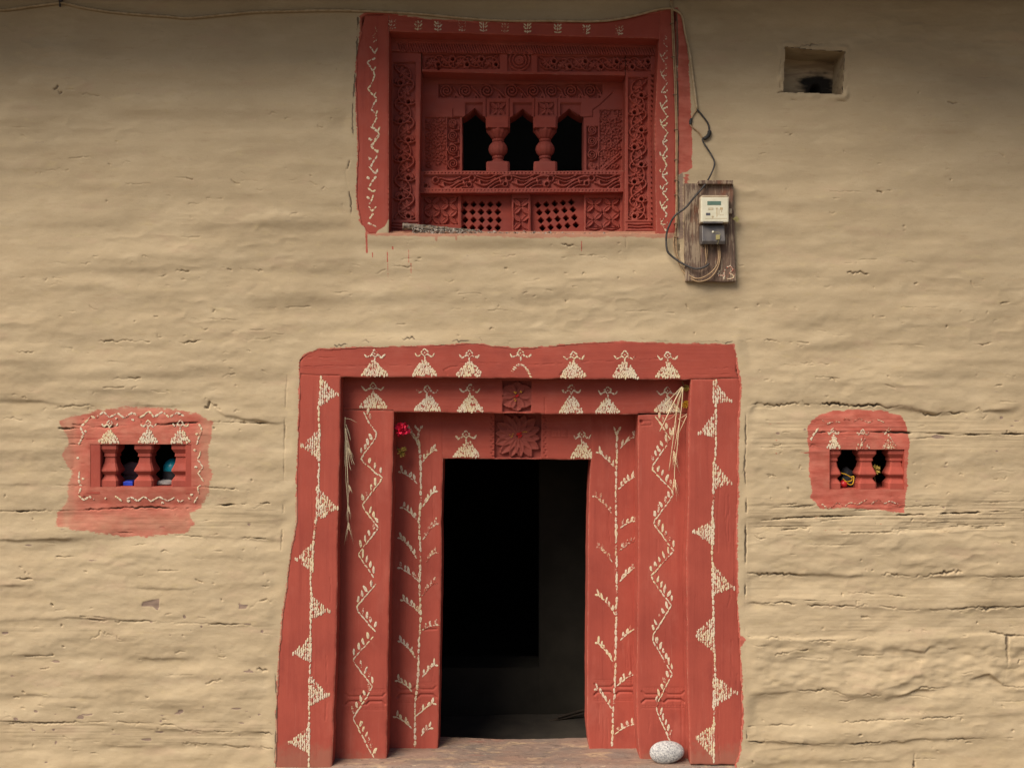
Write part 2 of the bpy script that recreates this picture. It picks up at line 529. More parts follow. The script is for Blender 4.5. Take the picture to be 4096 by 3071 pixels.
def mat_red(name, vertical=True, dusty=0.0, worn=0.25):
    s = NT(name, 0.78)
    sc = (38, 20, 1.6) if vertical else (1.6, 20, 38)
    grain = s.noise(1.0, 6, .6, s.mapping(sc), .3)
    fine = s.noise(1.0, 4, .6, s.mapping(tuple(q * 4 for q in sc)))
    c = s.mix(s.ramp(s.noise(2.3, 5, .6), .35, .7), RED, (0.295, 0.058, 0.042))
    c = s.mix(s.ramp(grain, .5, .78, 0, .42), c, (0.22, 0.038, 0.03))
    c = s.mix(s.ramp(s.noise(11, 5, .7, s.mapping((1, 1, 1), (5, 2, 1))), .60, .78, 0, worn), c, (0.45, 0.13, 0.085))
    c = s.mix(s.ramp(s.noise(60, 4, .7), .68, .76, 0, .35), c, (0.13, 0.03, 0.026))
    if dusty:
        c = s.mix(s.ramp(s.noise(3.2, 5, .6, s.mapping((1, 1, 1), (1, 3, 9))), .40, .62, 0, dusty), c, (0.235, 0.075, 0.07))
    c = s.mix(s.ramp(s.noise(1.0, 5, .7, s.mapping(tuple(q * 1.7 for q in sc), (4, 4, 4)), .4), .60, .74, 0, .40), c, (0.46, 0.15, 0.11))
    c = s.mix(s.ramp(s.noise(2.8, 5, .65, s.mapping((1.6, 1, .8) if vertical else (.8, 1, 1.6), (6, 1, 8))), .52, .72, 0, .5), c, (0.42, 0.115, 0.085))
    c = s.mix(s.ramp(s.noise(4.5, 5, .65, s.mapping((1.6, 1, .8) if vertical else (.8, 1, 1.6), (2, 7, 1))), .55, .75, 0, .45), c, (0.215, 0.040, 0.032))
    ew = s.math('ADD', s.math('MULTIPLY', s.attr("edge"), .55), s.math('MULTIPLY', s.math('SUBTRACT', s.noise(48, 5, .7), .5), .9))
    c = s.mix(s.ramp(ew, .42, .60, 0, .75), c, (0.42, 0.19, 0.135))
    cp = s.noise(36, 4, .7, s.mapping((1.5, 1, .7) if vertical else (.7, 1, 1.5), (11, 2, 6)))
    c = s.mix(s.ramp(cp, .725, .76, 0, .8), c, (0.33, 0.20, 0.135))
    c = s.mix(s.ramp(s.math('ADD', s.attr("foot"), s.math('MULTIPLY', s.math('SUBTRACT', s.noise(25, 4, .6), .5), .8)), .55, 1.0, 0, .45), c, (0.27, 0.145, 0.10))
    c = s.mix(s.attr("brown"), c, (0.15, 0.042, 0.036))
    pl = s.math('ADD', s.attr("bare"), s.math('MULTIPLY', s.math('SUBTRACT', s.noise(40, 4, .6), .5), .4))
    c = s.mix(s.ramp(pl, .42, .58), c, plaster_nodes(s))
    h = s.math('ADD', s.math('MULTIPLY', grain, .5), s.math('MULTIPLY', fine, .4))
    h = s.math('ADD', h, s.math('MULTIPLY', s.noise(70, 4), .3))
    return s.out(c, s.bump(h, .35, .0035), s.ramp(s.noise(20, 3), .3, .7, .68, .88))

def mat_white(name, wear):
    s = NT(name, 0.92)
    c = s.mix(s.ramp(s.noise(9, 3), .4, .65), (0.66, 0.61, 0.47), (0.67, 0.59, 0.36))
    thin = s.mix(s.ramp(s.noise(60, 2), .4, .6), (0.55, 0.40, 0.33), (0.62, 0.50, 0.42))
    c = s.mix(s.ramp(s.math('ADD', s.attr("rim"), s.math('MULTIPLY', s.math('SUBTRACT', s.noise(230, 3, .7), .5), 1.0)), .22, .72), thin, c)
    w = s.math('ADD', s.noise(150, 4, .7), s.math('MULTIPLY', s.math('SUBTRACT', s.noise(22, 3), .5), .5))
    c = s.mix(s.ramp(w, wear, wear + .12), RED, c)
    return s.out(c, s.bump(s.noise(260, 3), .3, .001))

def mat_simple(name, a, b, scale=20, rough=.8, stretch=(1, 1, 1), bump=.3, spec=None, detail=4):
    s = NT(name, rough)
    f = s.noise(scale, detail, .6, s.mapping(stretch))
    c = s.mix(s.ramp(f, .32, .68), a, b)
    if spec is not None: s.b.inputs["Specular IOR Level"].default_value = spec
    return s.out(c, s.bump(f, bump, .004))

M = {}
M['wall'] = mat_wall()
M['red_v'] = mat_red("red_painted_wood_upright", True)
M['red_h'] = mat_red("red_painted_wood_level", False)
M['red_c'] = mat_red("red_painted_carved_wood", False, dusty=.4, worn=.25)
M['white'] = mat_white("rice_paste", .335)
M['faded'] = mat_white("rubbed_rice_paste", .47)
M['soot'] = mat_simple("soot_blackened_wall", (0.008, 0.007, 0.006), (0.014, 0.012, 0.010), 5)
M['dark_wood'] = mat_simple("sooty_timber", (0.018, 0.013, 0.010), (0.035, 0.025, 0.018), 6, stretch=(1, 1, 8))
M['eave'] = mat_simple("dark_roof_timber", (0.06, 0.042, 0.028), (0.10, 0.07, 0.045), 5, stretch=(10, 1, 1))
M['ground'] = mat_simple("trodden_earth", (0.10, 0.082, 0.06), (0.15, 0.12, 0.09), 3, .95)

# ------------------------------------------------------------------ traced outlines
DOOR_L = byy([(1300, 1375), (1262, 1392), (1222, 1416), (1200, 1447), (1197, 1499), (1193, 1667), (1186, 1893), (1184, 2092), (1163, 2200), (1145, 2342), (1124, 2494), (1113, 2646), (1105, 2830), (1100, 3067), (1100, 3100)])
DOOR_R = byy([(2936, 1370), (2948, 1418), (2945, 1486), (2966, 1540), (2957, 1667), (2955, 1802), (2955, 1983), (2948, 2096), (2951, 2200), (2951, 2384), (2961, 2568), (2969, 2725), (2974, 2883), (2961, 3019), (2946, 3056), (2940, 3100)])
DOOR_T = [(1197, 1440), (1222, 1416), (1270, 1395), (1420, 1388), (1688, 1382), (1900, 1372), (2050, 1391), (2140, 1389), (2231, 1379), (2457, 1364), (2728, 1373), (2936, 1375)]
JAMB_LI = byy([(1364, 1495), (1360, 1757), (1353, 2092), (1349, 2200), (1347, 2515), (1336, 2778), (1328, 3067)])
JAMB_RI = byy([(2765, 1520), (2755, 1712), (2751, 2096), (2746, 2200), (2748, 2600), (2757, 2935), (2764, 3060)])
MID_LI = byy([(1575, 1644), (1570, 1893), (1566, 2092), (1562, 2200), (1554, 2515), (1546, 3040)])
MID_RI = byy([(2552, 1662), (2554, 2096), (2554, 2200), (2550, 2515), (2546, 2800), (2550, 2935), (2561, 3040)])
IN_LI = byy([(1772, 1834), (1765, 2092), (1767, 2200), (1762, 2515), (1751, 3005)])
IN_RI = byy([(2364, 1838), (2356, 1983), (2352, 2200), (2349, 2568), (2348, 2900), (2357, 3005)])
D1, D2, D3 = 0.09, 0.24, 0.41       # steps of the doorway going in
WIN_L = byy([(1462, 30), (1455, 90), (1440, 135), (1425, 230), (1421, 330), (1426, 500), (1431, 590), (1423, 765), (1428, 830), (1442, 892), (1470, 936), (1472, 960)])
WIN_T = [(1440, 70), (1467, 50), (1560, 55), (1700, 78), (2000, 90), (2250, 90), (2400, 84), (2540, 66), (2660, 40), (2710, 34)]
WIN_SOF = [(1440, 122), (1556, 125), (2003, 138), (2640, 155), (2710, 157)]
E1, E2 = 0.12, 0.24

def poly_from(fl, fr, yt_pts, y0, y1):
    L = [(v, k) for k, v in fl if y0 <= k <= y1]; R = [(v, k) for k, v in fr if y0 <= k <= y1]
    return yt_pts + R + L[::-1]

door_poly = poly_from(DOOR_L, DOOR_R, DOOR_T, 1500, 3100)
win_poly = WIN_T + [(2706, 300), (2706, 940)] + [(1475, 940)] + [(v, k) for k, v in WIN_L if 135 <= k < 940][::-1]

# ------------------------------------------------------------------ wall rasters (2 px cells)
RS = 2.0
gW, gH = int(4096 / RS) + 1, int(3071 / RS) + 1
GX, GY = np.meshgrid(np.arange(gW) * RS, np.arange(gH) * RS)
crackR = np.zeros((gH, gW), np.float32)
redR = np.zeros_like(crackR); thinR = np.zeros_like(crackR); chipR = np.zeros_like(crackR); grainR = np.zeros_like(crackR)

def poly_sd(poly, X, Y):
    """signed distance, positive inside"""
    d = np.full(X.shape, 1e9, np.float32); ins = np.zeros(X.shape, bool)
    n = len(poly)
    for i in range(n):
        a, b = poly[i], poly[(i + 1) % n]
        dd, _ = _segd(X, Y, a, b)
        d = np.minimum(d, dd)
        c = ((a[1] > Y) != (b[1] > Y)) & (X < (b[0] - a[0]) * (Y - a[1]) / ((b[1] - a[1]) + 1e-9) + a[0])
        ins ^= c
    return np.where(ins, d, -d)

def paint_poly(R, poly, soft=10, val=1.0, op=np.maximum):
    a = np.array(poly); pad = 30
    x0 = max(int((a[:, 0].min() - pad) / RS), 0); x1 = min(int((a[:, 0].max() + pad) / RS) + 1, gW)
    y0 = max(int((a[:, 1].min() - pad) / RS), 0); y1 = min(int((a[:, 1].max() + pad) / RS) + 1, gH)
    X, Y = GX[y0:y1, x0:x1], GY[y0:y1, x0:x1]
    sd = poly_sd(poly, X, Y)
    v = np.clip(0.5 + sd / (2 * soft), 0, 1) * val
    R[y0:y1, x0:x1] = op(R[y0:y1, x0:x1], v)

def crack(pts, w=3.0, jag=3.0, strength=1.0, gaps=0.0, seed=None):
    """broken dark fissure along a traced line"""
    p = np.array(pts, float)
    q = [p[0]]
    for a, b in zip(p[:-1], p[1:]):
        n = max(1, int(np.hypot(*(b - a)) / 9))
        for i in range(1, n + 1):
            c = a + (b - a) * i / n
            q.append(c + np.array([rng.normal(0, jag * .5), rng.normal(0, jag)]) * (0.4 if i == n else 1))
    off = rng.random() * 999
    for i in range(len(q) - 1):
        g = vnoise(np.array([q[i][0] + off]), np.array([q[i][1] + off]), 55, 55, 3)[0]
        g2 = vnoise(np.array([q[i][0] - off]), np.array([q[i][1] + 3 * off]), 23, 23, 4)[0]
        ww = w * .72 * (1 + 0.6 * g + .35 * g2)
        st = strength * min(1, max(.08, .40 + .65 * g + .35 * g2))
        if g * 0.5 + 0.5 < gaps: continue
        a, b = q[i] / RS, q[i + 1] / RS
        x0 = max(int(min(a[0], b[0]) - ww) - 1, 0); x1 = min(int(max(a[0], b[0]) + ww) + 2, gW)
        y0 = max(int(min(a[1], b[1]) - ww) - 1, 0); y1 = min(int(max(a[1], b[1]) + ww) + 2, gH)
        if x1 <= x0 or y1 <= y0: continue
        X, Y = np.meshgrid(np.arange(x0, x1), np.arange(y0, y1))
        d, _ = _segd(X, Y, a, b)
        v = crackR[y0:y1, x0:x1]
        np.maximum(v, np.clip(1.25 - d * RS / ww, 0, 1) * st, out=v)

def rsamp(R, X, Y):
    x = np.clip(X / RS, 0, gW - 1.001); y = np.clip(Y / RS, 0, gH - 1.001)
    xi = x.astype(int); yi = y.astype(int); fx = x - xi; fy = y - yi
    return (R[yi, xi] * (1 - fx) + R[yi, xi + 1] * fx) * (1 - fy) + (R[yi + 1, xi] * (1 - fx) + R[yi + 1, xi + 1] * fx) * fy

def csamp(X, Y):
    x = np.clip(X, 0, RW - 1.001); y = np.clip(Y, 0, RH - 1.001)
    xi = x.astype(int); yi = y.astype(int); fx = x - xi; fy = y - yi
    return (carve[yi, xi] * (1 - fx) + carve[yi, xi + 1] * fx) * (1 - fy) + (carve[yi + 1, xi] * (1 - fx) + carve[yi + 1, xi + 1] * fx) * fy

# log seams of the wall: (points, ledge depth m, fall-off px below, fall-off px above)
SEAMS = [
    # upper wall, faint
    ([(0, 760), (700, 756), (1380, 765)], .006, 60, 120), ([(0, 915), (640, 905), (1400, 925)], .009, 50, 110), ([(0, 1085), (620, 1078), (1350, 1075), (2100, 1050), (2960, 1085)], .008, 50, 100),
    ([(0, 1190), (700, 1200), (1400, 1195), (2300, 1190), (2980, 1215), (4096, 1150)], .011, 55, 110), ([(300, 1364), (1180, 1362)], .006, 30, 80), ([(0, 1535), (350, 1500), (700, 1512), (1160, 1510)], .009, 45, 90),
    ([(0, 1607), (150, 1610), (300, 1632), (420, 1622), (780, 1625), (840, 1625), (900, 1665), (1100, 1692)], .017, 70, 110),
    ([(0, 1940), (250, 1948)], .010, 40, 60), ([(0, 2161), (300, 2158), (616, 2146), (900, 2152), (1120, 2161)], .015, 70, 70),
    ([(0, 2340), (740, 2350), (1120, 2330)], .009, 50, 70), ([(0, 2481), (308, 2474), (616, 2483), (1108, 2504)], .010, 45, 70),
    ([(0, 2623), (550, 2630), (1100, 2640)], .013, 70, 90), ([(0, 2783), (600, 2800), (1090, 2790)], .009, 50, 80),
    ([(0, 2884), (431, 2900), (739, 2920), (1096, 2931)], .012, 45, 70), ([(0, 3005), (739, 2975), (1096, 2990)], .007, 35, 60),
    # right of the doorway
    ([(2985, 1055), (3400, 1135), (4096, 1130)], .007, 50, 100), ([(2990, 1365), (3235, 1370), (3700, 1385), (4096, 1400)], .008, 60, 90),
    ([(3000, 1520), (3250, 1525), (3700, 1540), (4096, 1560)], .006, 50, 70),
    ([(2992, 1648), (3031, 1613), (3200, 1614), (3393, 1616), (3604, 1632), (3755, 1660), (3936, 1648), (4096, 1640)], .024, 90, 110),
    ([(2985, 1732), (4096, 1738)], .004, 40, 50), ([(2985, 2130), (3394, 2128), (4096, 2110)], -.012, 50, 60),
    ([(2985, 2296), (3204, 2303), (3536, 2297), (3677, 2307), (4096, 2307)], .024, 60, 130), ([(2985, 2414), (3232, 2419), (3642, 2440), (3889, 2430), (4096, 2425)], .012, 50, 60),
    ([(2985, 2543), (3183, 2557), (3465, 2546), (4030, 2536)], -.012, 60, 50), ([(3085, 2640), (3150, 2612), (3260, 2600)], .022, 50, 40), ([(3620, 2600), (3700, 2612), (3720, 2590)], .014, 40, 40),
    ([(2999, 2780), (3120, 2772), (3324, 2758), (3394, 2782), (3470, 2782), (3536, 2790), (3663, 2769), (3783, 2755), (3960, 2698), (4010, 2740)], .030, 60, 90),
    ([(2985, 2903), (3183, 2897), (3536, 2878), (4096, 2860)], .008, 40, 60), ([(2985, 2962), (3218, 2974), (3500, 2971), (3818, 2953), (4096, 2950)], .016, 50, 60),
    ([(2990, 3050), (3660, 3040)], .012, 40, 50),
    # between window and door
    ([(1380, 950), (2100, 960), (2680, 960)], .006, 30, 20), ([(1450, 1130), (2100, 1110), (2800, 1135)], .006, 40, 60),
]

def near_sd(poly, X, Y, pad=80):
    a = np.array(poly)
    m = (X > a[:, 0].min() - pad) & (X < a[:, 0].max() + pad) & (Y > a[:, 1].min() - pad) & (Y < a[:, 1].max() + pad)
    r = np.full(X.shape, -1e3, np.float32)
    if m.any(): r[m] = poly_sd(poly, X[m], Y[m])
    return r

LAT_L = (361, 1776, 765, 1948); LAT_R = (3319, 1797, 3619, 1957)
NICHE = [(3142, 186), (3250, 200), (3380, 206), (3376, 290), (3370, 378), (3250, 372), (3135, 367), (3138, 280)]

def wall_h(X, Y):
    X = np.asarray(X, float); Y = np.asarray(Y, float)
    low = np.clip((Y - 300) / 1500, 0.15, 1.0)       # rougher towards the bottom
    wob = 10 * fbm(X, Y, 260, 260, 77, 3)
    h = .012 * fbm(X, Y, 900, 420, 1, 2) + .011 * fbm(X, Y, 330, 120, 5, 3) * (.5 + .5 * low)
    h += .0028 * fbm(X, Y, 130, 60, 9, 3) * (.25 + .75 * low) + .008 * fbm(X, Y, 520, 74, 15, 2) + .0011 * fbm(X, Y, 30, 18, 13, 2) * (.3 + .7 * low)
    h += .0030 * fbm(X, Y, 210, 150, 29, 3) + .0008 * fbm(X, Y, 46, 34, 31, 2)
    cr_ = 1 - np.abs(fbm(X, Y, 190, 85, 21, 3)) * 3.2         # trowel ridges and creases
    h += .0034 * np.clip(cr_, -.2, 1) * np.clip(fbm(X, Y, 420, 260, 25, 2) * 2.2, 0, 1)
    for i, (pts, dpt, below, above) in enumerate(SEAMS):
        xs = [p[0] for p in pts]; ys = [p[1] for p in pts]
        m = (X > xs[0] - 60) & (X < xs[-1] + 60) & (Y > min(ys) - 3 * above - 30) & (Y < max(ys) + 3 * below + 30)
        if not m.any(): continue
        x, y = X[m], Y[m]
        yc = np.interp(x, xs, ys) + 6 * fbm(x, y * 0, 60, 10, 30 + i, 4) + wob[m] * .9
        dy = y - yc
        e = np.clip((x - xs[0] + 50) / 90, 0, 1) * np.clip((xs[-1] + 50 - x) / 90, 0, 1)
        a = .62 * dpt * e * np.clip(0.75 + 1.2 * fbm(x, y * 0, 210, 10, 60 + i, 2), .05, 1.7)
        sof = 2.6 + np.clip(9 * vnoise(x, y * 0, 150, 10, 90 + i) + (12 if ys[0] < 1560 else 1.5), 0, 22)
        step = 1 / (1 + np.exp(-np.clip(dy / sof, -30, 30)))
        # log bulges out above the seam and the one below starts set back
        h[m] += a * (0.55 * np.exp(-np.abs(dy) / above) * (1 - step) - 0.75 * np.exp(-np.clip(dy, 0, None) / below) * step)
    rough = (np.clip((X - 2990) / 60, 0, 1) * np.clip((Y - 2545) / 40, 0, 1) * np.clip((2790 - Y) / 40, 0, 1))
    if np.any(rough > 0):
        rr = 1 - np.abs(fbm(X, Y, 120, 60, 41, 3)) * 2
        h += .75 * rough * (.016 * fbm(X, Y, 130, 70, 43, 3) + .008 * rr * (fbm(X, Y, 60, 30, 47, 2)))
    h -= .013 * rsamp(crackR, X, Y)
    h -= .0022 * np.clip(rsamp(chipR, X, Y) * 2 - .6, 0, 1)
    g = rsamp(grainR, X, Y)
    h += g * .0022 * fbm(X, Y, 260, 7, 51, 2)
    # settle to the door and window boards, dive behind them
    for poly in (door_poly, win_poly):
        sd = near_sd(poly, X, Y)
        f = np.clip((sd + 60) / 55, 0, 1); f = f * f * (3 - 2 * f)
        h = h * (1 - f) + f * (.0064 + .0018 * fbm(X, Y, 60, 40, 71, 2))
        h = np.where(sd > 7 + 3 * fbm(X, Y, 40, 40, 79, 2), -.035, h)
    sd = near_sd(NICHE, X, Y)
    h += .006 * np.exp(-((sd + 14) / 13) ** 2) * (.6 + 1.4 * fbm(X, Y, 40, 40, 83, 2))
    for b in (LAT_L, LAT_R):
        sd = np.minimum(np.minimum(X - b[0], b[2] - X), np.minimum(Y - b[1], b[3] - Y))
        f = np.clip((sd + 70) / 60, 0, 1)
        h = h * (1 - .8 * f)
    return h

# ---- paint and damage traced on the wall
paint_poly(redR, [(x, y) for x, y in door_poly], 12)
redR[:, :] = np.minimum(redR, 1)
paint_poly(thinR, [(1170, 1990), (1205, 1990), (1205, 3071), (1080, 3071)], 10, .5)
LATL_POLY = [(233, 1685), (290, 1663), (374, 1642), (518, 1627), (670, 1634), (779, 1652), (848, 1685), (844, 1743), (833, 1797), (835, 1851), (848, 1906), (830, 1971), (801, 2032), (757, 2050), (775, 2098), (736, 2130), (562, 2147), (508, 2147), (381, 2130), (301, 2116), (222, 2101), (229, 2050), (254, 2025), (272, 1989), (262, 1942), (287, 1888), (265, 1851), (247, 1819), (272, 1775), (265, 1739)]
LATR_POLY = [(3229, 1707), (3249, 1681), (3290, 1655), (3342, 1643), (3429, 1638), (3527, 1641), (3574, 1655), (3608, 1661), (3623, 1684), (3632, 1716), (3640, 1771), (3632, 1832), (3627, 1890), (3632, 1942), (3623, 1973), (3617, 2052), (3527, 2040), (3383, 2031), (3276, 2034), (3258, 2005), (3240, 1988), (3247, 1962), (3238, 1913), (3235, 1861), (3238, 1817), (3229, 1762)]
paint_poly(redR, LATL_POLY, 20)
paint_poly(redR, LATR_POLY, 11)
paint_poly(thinR, [(222, 2045), (800, 2035), (770, 2150), (222, 2150)], 40, .34)
paint_poly(thinR, [(233, 1640), (300, 1640), (300, 2150), (222, 2150)], 40, .5)
paint_poly(thinR, [(800, 1640), (860, 1640), (860, 2150), (790, 2150)], 30, .4)
paint_poly(thinR, [(233, 1610), (850, 1610), (850, 1655), (233, 1655)], 25, .3)
paint_poly(thinR, [(233, 1640), (850, 1640), (850, 2150), (233, 2150)], 5, .08)
paint_poly(redR, [(2709, 36), (2730, 58), (2742, 127), (2755, 230), (2761, 384), (2769, 538), (2767, 615), (2769, 673), (2745, 690), (2709, 700)], 9)
paint_poly(redR, [(2725, 690), (2765, 690), (2750, 770), (2735, 790)], 14, .62)
paint_poly(redR, [(1475, 928), (2490, 930), (2700, 932), (2690, 956), (2480, 948), (2100, 956), (1900, 945), (1700, 950), (1480, 944)], 10, .85)
paint_poly(thinR, [(1475, 915), (2720, 915), (2720, 970), (1475, 970)], 8, .55)
paint_poly(redR, [(2950, 2536), (2972, 2540), (2984, 2550), (2976, 2572), (2964, 2592), (2950, 2594)], 9, .75)
paint_poly(redR, win_poly, 12)
for (x, y0, y1, w) in ((1466, 930, 1012, 4.5), (1549, 1000, 1050, 2.2), (1551, 1055, 1110, 1.6), (1634, 998, 1050, 1.6), (1643, 1052, 1095, 1.5), (1490, 1010, 1030, 2), (2326, 965, 1005, 2.0), (1745, 935, 965, 5), (1825, 940, 962, 5), (1570, 985, 998, 4)):
    paint_poly(redR, [(x - w, y0), (x + w, y0), (x + w * .8 + 4 * (y1 - y0) / 80 * .3, y1), (x - w * .6, y1)], 2.6, 1.0)
# worn timber bands where the log shows its grain
paint_poly(grainR, [(2985, 2000), (3300, 2005), (4096, 1985), (4096, 2120), (3394, 2135), (2985, 2150)], 18, 1.0)
paint_poly(grainR, [(2985, 1690), (3240, 1655), (3700, 1680), (4096, 1690), (4096, 1790), (3640, 1800), (2985, 1800)], 16, .8)
paint_poly(grainR, [(0, 2500), (1100, 2500), (1100, 2560), (0, 2540)], 20, .4)
paint_poly(grainR, [(0, 2870), (1096, 2890), (1090, 3000), (0, 2960)], 20, .6)
paint_poly(grainR, [(240, 1690), (840, 1690), (840, 1775), (240, 1775)], 14, .6)
paint_poly(grainR, [(240, 2020), (1100, 2030), (1100, 2120), (240, 2130)], 14, .5)
paint_poly(grainR, [(1900, 1340), (2200, 1340), (2250, 1385), (1900, 1385)], 14, .8)
paint_poly(grainR, [(2985, 2330), (4096, 2330), (4096, 2420), (2985, 2410)], 20, .35)
paint_poly(grainR, [(2985, 2440), (4096, 2450), (4096, 2535), (2985, 2540)], 20, .35)

C_ = crack
C_([(0, 1670), (110, 1685), (160, 1672), (220, 1680)], 3.4, 4, 1, .3)
C_([(235, 1713), (330, 1713), (480, 1703), (620, 1700), (760, 1690), (848, 1688), (960, 1690), (1100, 1694)], 3.0, 1.2, 1.8, .1)
C_([(820, 1630), (845, 1615), (880, 1640), (910, 1668), (980, 1685)], 5, 6, .9, .15)
C_([(170, 1640), (240, 1628), (380, 1622)], 4, 3, .9, .25)
C_([(0, 2045), (160, 2043), (330, 2042), (450, 2034), (600, 2030), (720, 2036), (800, 2028), (960, 2015), (1080, 2012)], 3.2, 1.8, 1.8, .1)
C_([(358, 1776), (365, 1850), (362, 1945)], 2.6, 2, .8, .3)
C_([(200, 1945), (360, 1940)], 2.6, 2, .8, .3)
C_([(765, 1946), (850, 1950), (1000, 1960)], 2.4, 2, .8, .4)
C_([(700, 2142), (880, 2150), (1000, 2150), (1118, 2161)], 2.8, 1.5, .9, .3)
C_([(35, 2320), (60, 2314), (130, 2315)], 3.4, 2, 1, .1)
C_([(1000, 2440), (1030, 2405), (1060, 2400), (1115, 2403)], 4.2, 4, 1, .05)
C_([(260, 2470), (440, 2482), (620, 2484), (800, 2492), (1000, 2497), (1110, 2506)], 3.0, 1.8, 1, .28)
C_([(360, 2556), (420, 2530), (480, 2556)], 2.0, 5, .8, .4)
C_([(1030, 2675), (1068, 2680)], 4.5, 3, 1, 0)
C_([(100, 2626), (210, 2622)], 2.5, 2, .8, .3)
C_([(0, 2884), (200, 2892), (430, 2886), (700, 2900), (740, 2922), (1096, 2932)], 3.2, 1.6, 1, .22)
C_([(0, 2894), (250, 2894)], 2.6, 1.6, .9, .4)
C_([(730, 2974), (900, 2980), (940, 2992), (1092, 2988)], 2.9, 2.2, 1, .25)
C_([(1100, 2660), (1103, 2720), (1108, 2830), (1098, 3071)], 3.4, 1.6, 1.6, .1)
C_([(1150, 1500), (1143, 1600), (1138, 1800), (1136, 2000), (1125, 2200)], 2.2, 2, .7, .35)
C_([(1432, 75), (1428, 209), (1417, 358), (1410, 477), (1413, 552), (1402, 641), (1384, 694), (1391, 746), (1405, 806), (1406, 858)], 3.6, 2.5, 2.6, .0)
C_([(1460, 955), (1560, 962), (1700, 958)], 2.4, 2, .7, .45)
for pts in ([(700, 712), (745, 714), (770, 718)], [(785, 745), (810, 740), (850, 738)], [(705, 795), (730, 803)], [(755, 815), (830, 810)], [(1140, 725), (1185, 718), (1270, 740)], [(1290, 758), (1370, 757)], [(655, 1080), (720, 1085), (755, 1083)],
            [(960, 1075), (1050, 1082)], [(1960, 1023), (2010, 1028), (2060, 1020)], [(2395, 1055), (2420, 1060)], [(2400, 1030), (2440, 1036)], [(395, 1365), (520, 1364), (600, 1368)], [(720, 1370), (830, 1360)], [(900, 1360), (1060, 1355), (1150, 1362)],
            [(890, 1510), (940, 1495)], [(1050, 1480), (1090, 1495)], [(440, 1518), (560, 1510)], [(1500, 1095), (1540, 1080)], [(860, 1238), (850, 1248)], [(2500, 945), (2506, 990)], [(2475, 1010), (2500, 975)],
            [(2985, 1360), (3060, 1362), (3235, 1370)], [(3120, 1458), (3230, 1452), (3320, 1456)], [(3060, 1520), (3110, 1515), (3130, 1530)], [(3175, 1525), (3270, 1528)], [(3322, 1515), (3345, 1522)], [(3390, 1090), (3470, 1095)], [(3300, 1148), (3345, 1142)],
            [(4000, 1215), (4035, 1212)], [(3980, 1545), (4010, 1540)], [(3790, 410), (3890, 425)], [(3140, 535), (3170, 538)], [(3145, 757), (3148, 765)], [(3510, 765), (3530, 768)], [(1570, 1060), (1650, 1070)], [(2230, 975), (2330, 985)],
            [(320, 375), (395, 385)], [(180, 680), (270, 678)], [(235, 345), (220, 360)], [(910, 345), (925, 335)], [(300, 1070), (360, 1050)], [(1010, 2030), (1060, 2020)]):
    C_(pts, 2.6, 3, .9, .18)
# right side
C_([(2992, 1650), (2999, 1625), (3031, 1612), (3090, 1622), (3150, 1614), (3330, 1614), (3420, 1622), (3520, 1620), (3560, 1632), (3610, 1622)], 3.8, 3.5, 1.8, .08)
C_([(3620, 1625), (3690, 1650), (3750, 1662), (3800, 1650), (3870, 1655), (3910, 1640), (3960, 1648)], 3.2, 4, 1, .15)
C_([(2983, 1655), (2981, 1800), (2976, 1870), (2984, 1960), (2983, 2100), (2981, 2300), (2980, 2500), (2984, 2640), (2980, 2800), (2986, 2950)], 3.6, 1.8, 1.9, .06)
C_([(2970, 1850), (2976, 1870), (2966, 1895)], 3.0, 2, .9, 0)
C_([(3212, 1729), (3420, 1727), (3634, 1731), (3850, 1738), (4096, 1736)], 3.5, .8, 2.2, .03)
C_([(3130, 1730), (3215, 1729)], 2.2, 1, .9, .4)
C_([(3640, 1758), (3800, 1742), (4096, 1745)], 2.0, 1, .8, .45)
C_([(2985, 2034), (3110, 2028), (3260, 2020)], 2.2, 1, .9, .25)
C_([(3040, 2083), (3180, 2068), (3606, 2059), (3850, 2052), (4096, 2041)], 3.0, .9, 1.9, .05)
C_([(3600, 2028), (3790, 2018), (3900, 2010), (4096, 2003)], 2.3, 1.2, .9, .25)
C_([(2988, 2140), (3040, 2132), (3100, 2122), (3230, 2110)], 2.8, 1.5, 1, .2)
C_([(3400, 2130), (3500, 2128), (3620, 2126)], 2.6, 1.3, .9, .25)
for q in range(26):
    y = 2010 + rng.random() * 120; x = 2990 + rng.random() * 950
    C_([(x, y), (x + 60 + rng.random() * 160, y - 6)], 1.5, .8, .75, .3)
C_([(2990, 2290), (3060, 2298), (3150, 2296), (3230, 2304)], 4.6, 2.5, 1, .1)
C_([(3530, 2300), (3560, 2292), (3590, 2298), (3640, 2306), (3720, 2305), (3800, 2290), (3850, 2288)], 4.2, 4, 1, .1)
C_([(3850, 2300), (3980, 2308), (4096, 2306)], 3.0, 2, 1, .2)
C_([(2995, 2415), (3120, 2408), (3240, 2420), (3420, 2424), (3470, 2418), (3520, 2422), (3640, 2440), (3760, 2440), (3900, 2430), (4096, 2426)], 3.3, 2.5, 1, .16)
C_([(3780, 2440), (3850, 2436), (4000, 2432)], 4.6, 3, 1, .2)
C_([(3560, 2380), (3680, 2391)], 2.4, .8, .9, .1)
C_([(3450, 2468), (3480, 2470)], 4, 2, .8, 0)
C_([(2990, 2543), (3100, 2548), (3180, 2557), (3330, 2562), (3440, 2556), (3470, 2545)], 2.4, 2, .9, .3)
C_([(3100, 2620), (3160, 2605), (3230, 2598)], 3, 3, .8, .3)
C_([(3000, 2781), (3100, 2775)], 4.5, 2, 1, 0)
C_([(3190, 2758), (3320, 2758), (3380, 2780)], 3.0, 3, .9, .25)
C_([(3420, 2785), (3480, 2775), (3530, 2790)], 3, 3, .9, .2)
